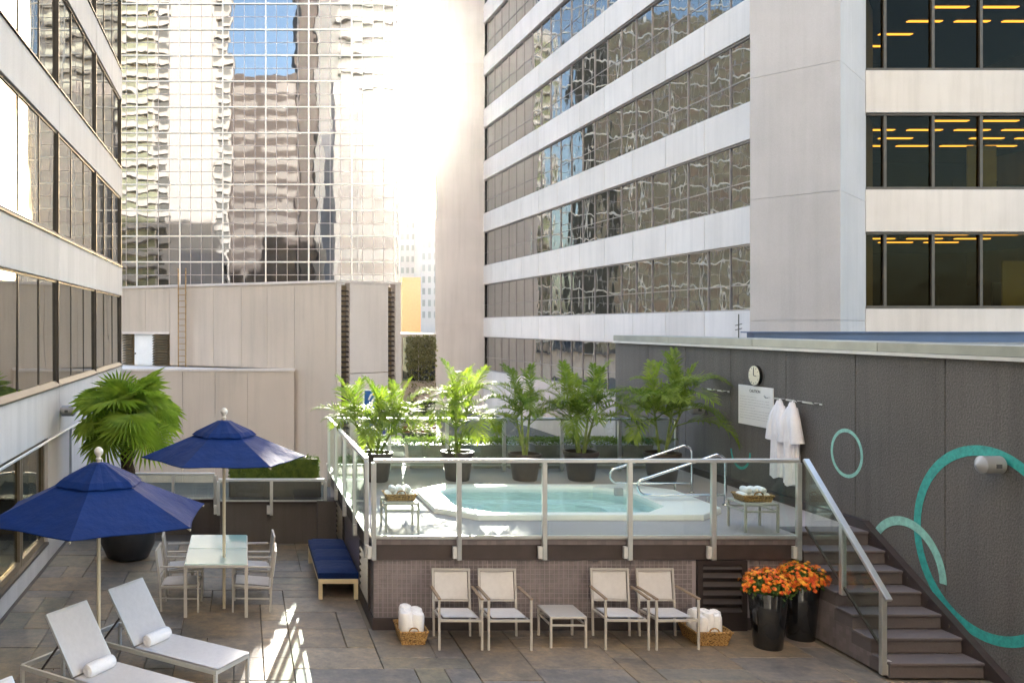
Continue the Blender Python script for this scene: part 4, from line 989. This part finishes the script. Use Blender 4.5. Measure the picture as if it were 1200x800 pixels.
# ------------------------------------------------------------------ concrete block behind the patio
Pl, Pr = Vector((-5.24,39.5)), Vector((gx(394,34.0),34.0)); Pe = Vector((gx(470,35.8),35.8))
HT = hz(331, 34.0); HL = hz(432, 34.8)
cb = empty('concrete_block', (0,37,-2), 'long beige concrete building with a rooftop door behind the patio', 'building')
def onl(px):      # point of the tall wall seen at photo column px
    k = (px-VX)/F; d = Pr-Pl; t = (k*Pl.y-Pl.x)/(d.x-k*d.y); return Pl+d*t
def onr(px):
    k = (px-VX)/F; d = Pe-Pr; t = (k*Pr.y-Pr.x)/(d.x-k*d.y); return Pr+d*t
def wpanel(a_, b_, z0, z1, th, mat_, name, off=0, gap=.006):
    d = (b_-a_).normalized(); nn = Vector((-d.y, d.x)); 
    if nn.y < 0: nn = -nn
    a2, b2 = a_+d*gap-nn*off, b_-d*gap-nn*off
    return MB().prism([tuple(a2),tuple(b2),tuple(b2+nn*th),tuple(a2+nn*th)], z0, z1).build(name, mat_, cb)
js = [118,143.5,170.5,199,250,282.6,313,345,393.5]
for a_, b_ in zip(js[:-1], js[1:]):
    z0 = hz(391, 38) if a_ < 198 else (HL if b_ < 346 else -1.99)
    wpanel(onl(a_), onl(b_), z0, HT, .3, 'conc_beige', 'panel')
wpanel(onl(118), Pr, HT+.001, HT+.09, .45, 'conc_pale', 'coping', .05, 0)
wpanel(onr(394.5), onr(400), -1.99, HT, .3, 'conc_pale', 'panel'); wpanel(onr(410), onr(455), 2.2, HT, .3, 'conc_pale', 'panel'); wpanel(onr(410), onr(455), -1.99, 2.17, .3, 'conc_pale', 'panel'); wpanel(onr(463.5), onr(470), -1.99, HT, .3, 'conc_pale', 'panel')
wpanel(Pr, Pe, HT+.001, HT+.09, .45, 'conc_pale', 'coping', .05, 0)
for a_, b_ in ((400,410),(455,463.5)):
    lv = wpanel(onr(a_), onr(b_), -1.99, HT-.1, .05, 'louver_brown', 'louver', -.22)
    p0, p1 = onr(a_+.3), onr(b_-.3); nsl = 34
    for k in range(nsl):
        zc = -1.0+(HT-.3+1.0)*k/(nsl-1); MB().bar((p0.x,p0.y+.12,zc),(p1.x,p1.y+.12,zc),.10,.03,(0,-.6,1)).build('slat', 'vent_brown', lv)
MB().prism([tuple(onl(118)+Vector((0,.35))), tuple(Pr+Vector((0,.35))), tuple(Pe+Vector((-.4,.35))), (6.0,45), (-9,47)], -1.99, HT-.05).build('core', 'conc_beige', cb)
# lower roof with its front wall
jl = [100,143.5,214,252,290,345]; Yw = 34.8
for a_, b_ in zip(jl[:-1], jl[1:]): wpanel(Vector((gx(a_,Yw),Yw)), Vector((gx(b_,Yw),Yw)), -1.99, HL-.09, .3, 'conc_beige', 'panel')
MB().box(gx(100,Yw), gx(346,Yw), Yw-.04, Yw+.4, HL-.089, HL).build('coping', 'conc_pale', cb)
MB().prism([(gx(100,Yw),Yw+.41),(gx(340,Yw),Yw+.41),tuple(onl(340)+Vector((0,-.02))),tuple(onl(118)+Vector((0,-.02)))], HL-.15, HL-.06).build('lower_roof', 'conc_pale', cb)
# rooftop door between louvres
zd = hz(391, 38)-.02
dd = wpanel(onl(155.5), onl(178), HL-.05, zd, .06, 'door_white', 'door', -.12)
kn = onl(158.5); MB().tube([(kn.x,kn.y+.10,HL+.45),(kn.x,kn.y+.03,HL+.45)],.035,8).build('handle', 'bronze', dd)
for a_, b_ in ((143.5,155),(178.5,197)):
    lv = wpanel(onl(a_), onl(b_), HL-.05, zd, .04, 'louver_brown', 'louver', -.2)
    p0, p1 = onl(a_+.4), onl(b_-.4)
    for k in range(12):
        zc = HL+.02+(zd-HL-.08)*k/11; MB().bar((p0.x,p0.y+.10,zc),(p1.x,p1.y+.10,zc),.12,.03,(0,-.5,1)).build('slat', 'bronze_light', lv)
wpanel(onl(143.5), onl(198.5), zd+.001, zd+.10, .25, 'conc_pale', 'lintel', .02)
ld = empty('roof_ladder', (onl(213).x, onl(213).y, HL), 'rusty access ladder fixed to the beige concrete wall', 'ladder')
q0, q1 = onl(209.5)-Vector((0,.22)), onl(218)-Vector((0,.22))
for q in (q0,q1): MB().bar((q.x,q.y,HL-.05),(q.x,q.y,HT+.75),.05,.05).build('rail', 'rust', ld)
for k in range(15):
    zz = HL+.15+k*.25
    if zz < HT+.1: MB().tube([(q0.x,q0.y,zz),(q1.x,q1.y,zz)],.017,6).build('rung', 'rust', ld)
for zz in (HL+1.0, HT-.25):
    for q in (q0,q1): MB().bar((q.x,q.y,zz),(q.x,q.y+.3,zz),.04,.03).build('wall_bracket', 'rust', ld)
# shield sign
sg = empty('shield_sign', (gx(440,34.3),34.2,-1.9), 'blue shield sign with yellow emblem half hidden by the leftmost palm', 'sign')
sy = 34.15; sx0, sx1 = gx(425.5,sy), gx(456,sy); sz1, sz0 = hz(456,sy), hz(521,sy)
def shield(x0,x1,z0,z1,y,th,mat_,name):
    w2 = x1-x0; o_ = [(x0,z1),(x0,z0+w2*.28)]+[(x0+w2*(.5-.5*math.cos(R(a_))), z0+w2*.28*(1-math.sin(R(a_)))) for a_ in range(15,180,15)]+[(x1,z0+w2*.28),(x1,z1)]
    n_ = len(o_); return MB().add([(a_,y,b_) for a_,b_ in o_]+[(a_,y+th,b_) for a_,b_ in o_],[tuple(range(n_)),tuple(range(2*n_-1,n_-1,-1))]+[(i,n_+i,n_+(i+1)%n_,(i+1)%n_) for i in range(n_)]).build(name, mat_, sg)
shield(sx0,sx1,sz0,sz1,sy,.12,'sign_white','border'); b4 = .05
shield(sx0+b4,sx1-b4,sz0+b4,sz1-b4,sy-.006,.005,'sign_navy','lower_field')
MB().box(sx0+b4,sx1-b4,sy-.011,sy-.007,(sz0*.42+sz1*.58)-.25,sz1-b4).build('upper_field', 'sign_blue', sg)
W_ = sx1-sx0; Hh = sz1-sz0
def stroke(pts, w_, mat_, dy):
    P_ = [(sx0+W_*a_, sy-dy, sz0+Hh*b_) for a_,b_ in pts]; mb = MB()
    for a_, b_ in zip(P_[:-1],P_[1:]): mb.bar(a_,b_,w_,.006,(0,1,0))
    for k,a_ in enumerate(P_): mb.tube([(a_[0],a_[1]-.003-k*.0002,a_[2]),(a_[0],a_[1]+.003,a_[2])],w_/2,8)
    mb.build('emblem', mat_, sg)
stroke([(.22,.82),(.30,.90),(.42,.93),(.46,.86),(.36,.80),(.30,.72),(.34,.62)], .07, 'sign_white', .016)
stroke([(.40,.91),(.55,.90),(.75,.89),(.78,.82),(.62,.80),(.66,.73),(.80,.70)], .09, 'sign_yellow', .022)
stroke([(.62,.80),(.58,.68),(.70,.60),(.84,.58),(.86,.48),(.78,.42)], .08, 'sign_yellow', .019)
stroke([(.46,.60),(.36,.52),(.48,.46),(.60,.50)], .07, 'sign_yellow', .0175)
inst('lettering', text('RBC', .42, 'sign_white', bold=.01), sg, Vector((sx0+W_*.5, sy-.013, sz0+Hh*.17))-sg.location, (R(90),0,0))
MB().bar((sx0+W_*.5,sy+.07,-1.98),(sx0+W_*.5,sy+.07,sz0+.3),.08,.08).build('post', 'bronze', sg)

# ------------------------------------------------------------------ mirrored glass tower
TY = 100.0; TX0, TX1, TZ1 = -26.0, gx(468, 100), 62.0
tw = empty('glass_tower', (0,110,-2), 'tall mirrored glass tower with cream grid reflecting other buildings', 'building')
MB().box(TX0, TX1-.02, TY+.35, TY+22, -1.99, TZ1).build('core', 'conc_beige', tw)
MB().box(TX1-.018, TX1+.0, TY-.0, TY+22, -1.99, TZ1).build('edge_strip', 'orange_panel', tw)
pw, phh = 50.3/F*TY/4, 30.2/F*TY/2
ox = gx(160.5, TY); oz = hz(5.0, TY)        # a crossing of the main grid
i0, i1 = math.ceil((TX0-ox)/pw), math.floor((TX1-ox)/pw); k0, k1 = math.ceil((0-oz)/phh), math.floor((TZ1-oz)/phh)
gr = MB(); gm = MB()
for i in range(i0, i1+1):
    xx = ox+i*pw
    if i % 4 == 0: gr.box(xx-.075,xx+.075,TY-.16,TY+.1,0,TZ1)
    else: gm.box(xx-.03,xx+.03,TY-.05,TY+.1,0,TZ1)
for k in range(k0, k1+1):
    zz = oz+k*phh
    if k % 2 == 0: gr.box(TX0,TX1,TY-.14,TY+.1,zz-.07,zz+.07)
    else: gm.box(TX0,TX1,TY-.045,TY+.1,zz-.03,zz+.03)
gr.box(TX1-.12,TX1+.02,TY-.2,TY+.1,0,TZ1)
gr.build('main_grid', 'mullion_cream', tw); gm.build('fine_grid', 'mullion_grey', tw)
pm = MB().box(-pw/2+.01,pw/2-.01,-.01,.01,-phh/2+.01,phh/2-.01).mesh('pane'); pm.materials.append(M['glass_tower'])
rest = MB(); rg = random.Random(4); cells = []
for k in range(k0, k1):
    for i in range(i0-1, i1+1):
        xx, zz = ox+(i+.5)*pw, oz+(k+.5)*phh
        if xx-pw/2 < TX0-pw: continue
        vis = -14.0 < xx < TX1 and 8.0 < zz < 40
        cells.append((0 if vis else 1, k, xx, zz))
cells.sort(); 
for q, (nv_, k, xx, zz) in enumerate(cells):
    ax_, az_ = R(rg.gauss(0,.07)), R(rg.gauss(0,.07))
    if q < 300: inst('pane', pm, tw, Vector((xx,TY,zz))-tw.location, (ax_,0,az_))
    else:
        E = Euler((ax_,0,az_)).to_matrix(); a_, b_ = pw/2-.01, phh/2-.01
        xr = min(a_, TX1-.02-xx)
        if xr < -a_+.1: continue
        rest.add([Vector((xx,TY,zz))+E@Vector(v_) for v_ in ((-a_,-.01,-b_),(xr,-.01,-b_),(xr,-.01,b_),(-a_,-.01,b_))], [(0,1,2,3)])
tag(rest.build('panes', 'glass_tower', tw), kind='stuff')

# ------------------------------------------------------------------ right office building
Nn, Ff = Vector((17.46,31.45)), Vector((16.6,64.2)); FZ = 3.6
ob = empty('office_building', (24,45,-2), 'white office building with dark ribbon windows and a diagonal corner pier', 'building')
dF = (Ff-Nn); Lf = dF.length; dF.normalize(); nF = Vector((dF.y,-dF.x))
if nF.x < 0: nF = -nF       # points into the building
NF = 10; kk = range(-1, NF-1)
zb = lambda k: CH+.50+FZ*k; zt_ = lambda k: CH+2.82+FZ*k
TOP = zb(NF-1)+1.2
def fpanel(s0, s1, o0, o1, z0, z1): # along facade, depth into the building
    a_, b_ = Nn+dF*s0, Nn+dF*s1; return [tuple(a_+nF*o0),tuple(b_+nF*o0),tuple(b_+nF*o1),tuple(a_+nF*o1)], z0, z1
npn = 22; pwid = Lf/npn
spz = [(-1.99, zb(-1))]+[(zt_(k), zb(k+1)) for k in kk]
for z0, z1 in spz:
    m_ = 11
    for q in range(m_): MB().prism(*fpanel(Lf*q/m_+.016, Lf*(q+1)/m_-.016, 0, .5, z0+.002, z1-.002)).build('spandrel_panel', 'conc_pale', ob)
MB().prism(*fpanel(5.9, Lf-.2, .52, 14, -1.99, TOP)).build('core', 'conc_pale', ob); MB().prism(*fpanel(-.3, 5.88, .52, 1.0, -1.99, TOP)).build('core', 'conc_pale', ob)
rg = random.Random(14)
for k in kk:
    fr_ = MB(); z0, z1 = zb(k), zt_(k)
    for q in range(npn+1): fr_.prism(*fpanel(pwid*q-.016, pwid*q+.016, .14, .22, z0, z1))
    fr_.prism(*fpanel(.03, Lf-.03, .08, .22, z0+.001, z0+.05)); fr_.prism(*fpanel(.03, Lf-.03, .10, .22, z1-.05, z1-.001)); fr_.prism(*fpanel(.03, Lf-.03, .155, .22, z0+.89, z0+.915))
    wb = fr_.build('window_band', 'mullion_grey', ob)
    me = MB().add([(-.008,-pwid/2+.02,-1.12),(-.008,pwid/2-.02,-1.12),(-.008,pwid/2-.02,1.12),(-.008,-pwid/2+.02,1.12)],[(0,3,2,1)]).mesh('pane'); me.materials.append(M['glass_bands'])
    ang = math.atan2(dF.y,dF.x)-R(90)
    for q in range(npn):
        c_ = Nn+dF*(pwid*(q+.5))+nF*.19
        inst('pane', me, wb, Vector((c_.x,c_.y,(z0+z1)/2))-ob.location, (R(rg.gauss(0,.2)), R(rg.gauss(0,.25)), ang+R(rg.gauss(0,.3))))
# far end pier and diagonal near pier, floor by floor
A_, C_, B_ = Vector((15.1,27.2)), Vector((16.55,25.3)), Vector((18.8,27.6))
for k in range(-2, NF):
    z0 = CH+.14+FZ*k; z1 = z0+FZ-.010
    if k == -2: z0 = -1.99
    MB().prism([tuple(A_),tuple(C_),tuple(B_),(20.2,29.3),(18.8,31.3),(17.48,31.3)], z0, z1).build('corner_pier', 'conc_grey', ob)
    MB().prism([(gx(510,63.2),63.2),(gx(562,63.2)+.35,63.2),(16.9,64.4),(gx(510,63.2)+.3,64.4)], z0, z1+.0099).build('end_pier', 'conc_pale', ob)
MB().prism([tuple(A_+Vector((.5,.1))),tuple(C_+Vector((.03,.3))),tuple(B_+Vector((-.1,.3))),(19,30),(17.8,31)], -1.9, TOP).build('pier_core', 'conc_grey', ob)
# rear wall mirrored in the tower; darker facing added to dim its sunlit reflection
MB().box(13.62, 16.9, 64.42, 64.52, -1.99, TOP).build('rear_dimming_plate', 'tower_cream', ob); MB().box(16.92, 31.0, 64.60, 64.70, -1.99, TOP).build('rear_dimming_plate', 'tower_cream', ob)
for k in kk:
    for a_, b_, y_ in ((14.3, 16.8, 64.525), (17.2, 30.8, 64.705)):
        MB().box(a_, b_, y_, y_+.04, zb(k), zt_(k)-.35).build('rear_window_band', 'win_brown', ob)
# frontal face with lit offices
GY = 27.6; GX0, GX1 = 18.82, 29.0; pw2 = 1.46; first = gx(1040, GY)
for z0, z1 in spz: MB().box(GX0, GX1, GY, GY+.45, z0+.004, z1-.004).build('spandrel_panel', 'conc_white', ob, bevel=.006)
MB().box(GX1, GX1+.4, GY, GY+12, -1.99, TOP).build('side_wall', 'conc_white', ob)
off_h = {2: 4, 1: 4, 0: 3, 3: 4, 4: 3, -1: 2}
for k in kk:
    z0, z1 = zb(k), zt_(k); fr_ = MB()
    xs_ = [GX0+.02]+[first+pw2*q for q in range(0,7) if first+pw2*q < GX1-.2]+[GX1-.02]
    for xx in xs_: fr_.box(xx-.045, xx+.045, GY+.10, GY+.24, z0, z1)
    fr_.box(GX0+.07, GX1-.07, GY+.08, GY+.24, z0+.001, z0+.09).box(GX0+.07, GX1-.07, GY+.08, GY+.24, z1-.07, z1-.001)
    wb = fr_.build('window_band', 'bronze', ob)
    if k > 5:
        MB().box(GX0+.05, GX1-.05, GY+.2, GY+.23, z0+.09, z1-.07).build('pane', 'glass_dark', wb); continue
    for a_, b_ in zip(xs_[:-1], xs_[1:]):
        pn = MB().box(-(b_-a_)/2+.046, (b_-a_)/2-.046, -.005, .005, -(z1-z0)/2+.092, (z1-z0)/2-.072)
        o_ = pn.build('pane', 'glass_office', wb); o_.location = Vector(((a_+b_)/2, GY+.17, (z0+z1)/2))-ob.location
        for v_ in o_.data.vertices: v_.co += ob.location
        o_.rotation_euler = (R(rg.gauss(0,.15)),0,R(rg.gauss(0,.3)))
    MB().box(GX0-.02, GX1, GY+.46, GY+9, z0-.5, z0-.42).build('room_floor', 'room_dark', ob)
    MB().box(GX0-.02, GX1, GY+.46, GY+9, z1+.06, z1+.12).build('room_ceiling', 'room_wall', ob)
    MB().box(GX0-.02, GX1, GY+9.0, GY+9.1, z0-.42, z1+.06).build('room_wall', 'room_wall', ob)
    nd = off_h.get(k, 2)
    for r_ in range(nd):
        for q in range(6):
            if k == 0 and (q > 3 or rg.random() < .35): continue
            if k == 2 and r_ >= 2 and q > 2: continue
            if rg.random() < .08: continue
            xx = GX0-.15+q*1.58+(.2 if r_ else 0); yy = GY+1.25+r_*1.35
            MB().box(max(xx,GX0), xx+1.12, yy, yy+.15, z1+.03, z1+.058).build('ceiling_light', 'strip_light', ob)
    for q in range(4):
        xx = GX0+.5+q*2.1+rg.uniform(-.3,.3); MB().box(xx, xx+1.5, GY+2.4+.3*q, GY+2.46+.3*q, z0-.42, z0+rg.uniform(.5,.95)).build('partition', 'room_wall', ob)
    if k in (0,1):
        xx = first+pw2*(2.15 if k else 2.9); MB().box(xx, xx+.9, GY+.9, GY+.95, z0-.42, z0+1.5).build('office_panel', 'lime_panel', ob)
MB().box(GX0-.2, GX1, GY+9.2, GY+10, -1.99, TOP).build('rear_core', 'conc_grey', ob)
MB().box(GX0, GX1, GY+.46, GY+9, TOP-.2, TOP).build('roof', 'conc_grey', ob)
an = empty('wall_antenna', (WX+.35, 9, 3.775), 'small thin antenna standing on the coping of the dark wall', 'antenna'); ay = WX*F/(860-VX)+.4
an.location = (WX+.3, ay, 3.775)
MB().tube([(WX+.3,ay,3.775),(WX+.3,ay,hz(368,ay))],.010,6).build('mast', 'bronze', an)
for q in (.14,.22): MB().tube([(WX+.24,ay,3.775+q),(WX+.36,ay,3.775+q+.03)],.008,6).build('arm', 'bronze', an)

# ------------------------------------------------------------------ far buildings in the gap
def block(name, x0, x1, y0, y1, z1, wallm, label, wins=None, winm='glass_dark', cat='building'):
    o = empty(name, ((x0+x1)/2, y0, -2), label, cat)
    MB().box(x0,x1,y0,y1,-1.99,z1).build('wall', wallm, o)
    if wins:
        for (a_,b_,c_,d_) in wins(x0,x1,z1):
            MB().box(a_,b_,y0-.03,y0+.02,c_,d_).build('window', winm, o)
    return o
plain('win_pale', (.10, .11, .12), .5)
fy_ = 260.0
def wgrid(nx, dz, zb0, ww=.55, hh=.5):
    def f(x0,x1,z1):
        out = []; st_ = (x1-x0)/nx; z = zb0
        while z < z1-dz*.6:
            for i in range(nx): out.append((x0+st_*(i+.5-ww/2),x0+st_*(i+.5+ww/2),z,z+dz*hh))
            z += dz
        return out
    return f
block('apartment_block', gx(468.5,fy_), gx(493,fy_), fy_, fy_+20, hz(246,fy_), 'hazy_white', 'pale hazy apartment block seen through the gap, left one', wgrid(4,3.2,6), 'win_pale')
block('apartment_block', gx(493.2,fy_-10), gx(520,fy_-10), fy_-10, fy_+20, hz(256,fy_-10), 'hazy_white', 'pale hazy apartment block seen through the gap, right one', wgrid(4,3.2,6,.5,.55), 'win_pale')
block('orange_building', gx(471.5,150), gx(493,150), 150, 160, hz(325,150), 'orange_panel', 'plain orange building far back in the gap below the sun')
gb = block('low_glass_building', gx(470.5,45), gx(511,45), 45, 58, hz(391,45), 'conc_beige', 'low dark glass building covered in creepers in the gap', None)
for a_, b_, c_, d_ in ((472,490,395,446),(491,510,395,446),(472,490,470,495),(491,510,470,495),(472,510,508,523)):
    MB().box(gx(a_,44.95),gx(b_,44.95),44.95,44.99,hz(d_,44.95),hz(c_,44.95)).build('window', 'glass_dim', gb)
MB().box(gx(471,44.9),gx(511,44.9),44.8,44.94,hz(506,44.9),hz(499,44.9)).build('brick_band', 'brick_red', gb)
iv = MB(); rd = random.Random(2)
leaf_cloud(iv, 1600, lambda: ((rd.uniform(gx(478,44.7),gx(511,44.7)), 44.8+rd.uniform(-.1,.1), hz(394,44.8)-abs(rd.gauss(0,1.1))), (0,-1,.2)), .13, rd); tag(iv.build('creeper', 'leaf_ivy', gb), kind='stuff')

# ------------------------------------------------------------------ buildings behind the camera, seen mirrored in the glass
def slab_tower(name, x0, x1, y0, y1, z1, wallm, label, bal, pitch_=3.1, balm='tower_white'):
    """front face at y1 looks towards +Y"""
    o = empty(name, ((x0+x1)/2,(y0+y1)/2,-2), label, 'building')
    MB().box(x0,x1,y0,y1,-1.99,z1).build('wall', wallm, o)
    nfl = int((z1-3)/pitch_)
    for f in range(nfl):
        z = 3+f*pitch_
        for (a_,b_,kind_) in bal:
            if kind_ == 'balcony':
                MB().box(a_,b_,y1+.02,y1+1.3,z-.22,z).box(a_,b_,y1+1.2,y1+1.3,z+.001,z+.85).box(a_,a_+.12,y1+.02,y1+1.19,z+.001,z+.85).build('balcony', balm, o)
                MB().box(a_+.3,b_-.3,y1+.003,y1+.06,z+.05,z+2.5).build('window', 'win_green', o)
            elif kind_ == 'open':
                MB().box(a_,b_,y1-.5,y1+.9,z-.35,z+.75).build('balcony', balm, o)
                MB().box(a_+.2,b_-.2,y1+.003,y1+.05,z+.8,z+2.7).build('window', 'win_black', o)
            elif kind_ == 'band':
                MB().box(a_,b_,y1+.003,y1+.06,z+.9,z+2.7).build('window', 'win_brown', o)
    return o
S = 225/F; bxp = lambda q: (q-VX)*S
slab_tower('residential_tower', -42, bxp(270), -45, -25, 105, 'tower_white', 'white residential tower with balconies mirrored in the left of the glass tower', [(-42,bxp(181),'balcony'),(bxp(182.5),bxp(198),'open'),(bxp(253),bxp(269),'open')])
slab_tower('brown_office_block', bxp(270.5), bxp(349), -47, -27, 66, 'tower_brown', 'brown office block under blue sky mirrored in the middle of the glass tower', [(bxp(273),bxp(300),'band'),(bxp(304),bxp(347),'band')], 3.6)
slab_tower('slim_brown_tower', bxp(350), bxp(369), -46, -26, 108, 'tower_brown', 'slim plain brown tower mirrored right of the blue sky', [])
slab_tower('banded_tower', bxp(370), 44, -45, -25, 104, 'tower_pale', 'white tower with long balcony bands mirrored in the right of the glass tower', [(bxp(396),44,'balcony')], 4.2, 'tower_cream')
slab_tower('balcony_tower', -55, -43, -50, -30, 80, 'tower_white', 'pale balcony tower mirrored in the ribbon windows of the office building', [(-54.5,-43.5,'balcony')])
slab_tower('stone_tower', -140, -71, -55, -32, 84, 'tower_olive', 'olive stone tower with tall windows mirrored in the near ribbon windows', [(-139+q*4.6,-139+q*4.6+2.6,'band') for q in range(15)], 3.6)

# ------------------------------------------------------------------ haze volume added to make a glow round the sun
m = bpy.data.materials.new('glow_haze'); m.use_nodes = True; M['glow_haze'] = m; n = m.node_tree.nodes; l = m.node_tree.links
n.remove(n['Principled BSDF']); pv = n.new('ShaderNodeVolumePrincipled')
pv.inputs['Color'].default_value = (1.0, .97, .92, 1); pv.inputs['Density'].default_value = .000042; pv.inputs['Anisotropy'].default_value = .93
l.new(pv.outputs[0], n['Material Output'].inputs['Volume'])
tag(MB().box(-950, 950, -450, 1650, -3.3, 112).build('glow_haze', 'glow_haze'), kind='stuff')
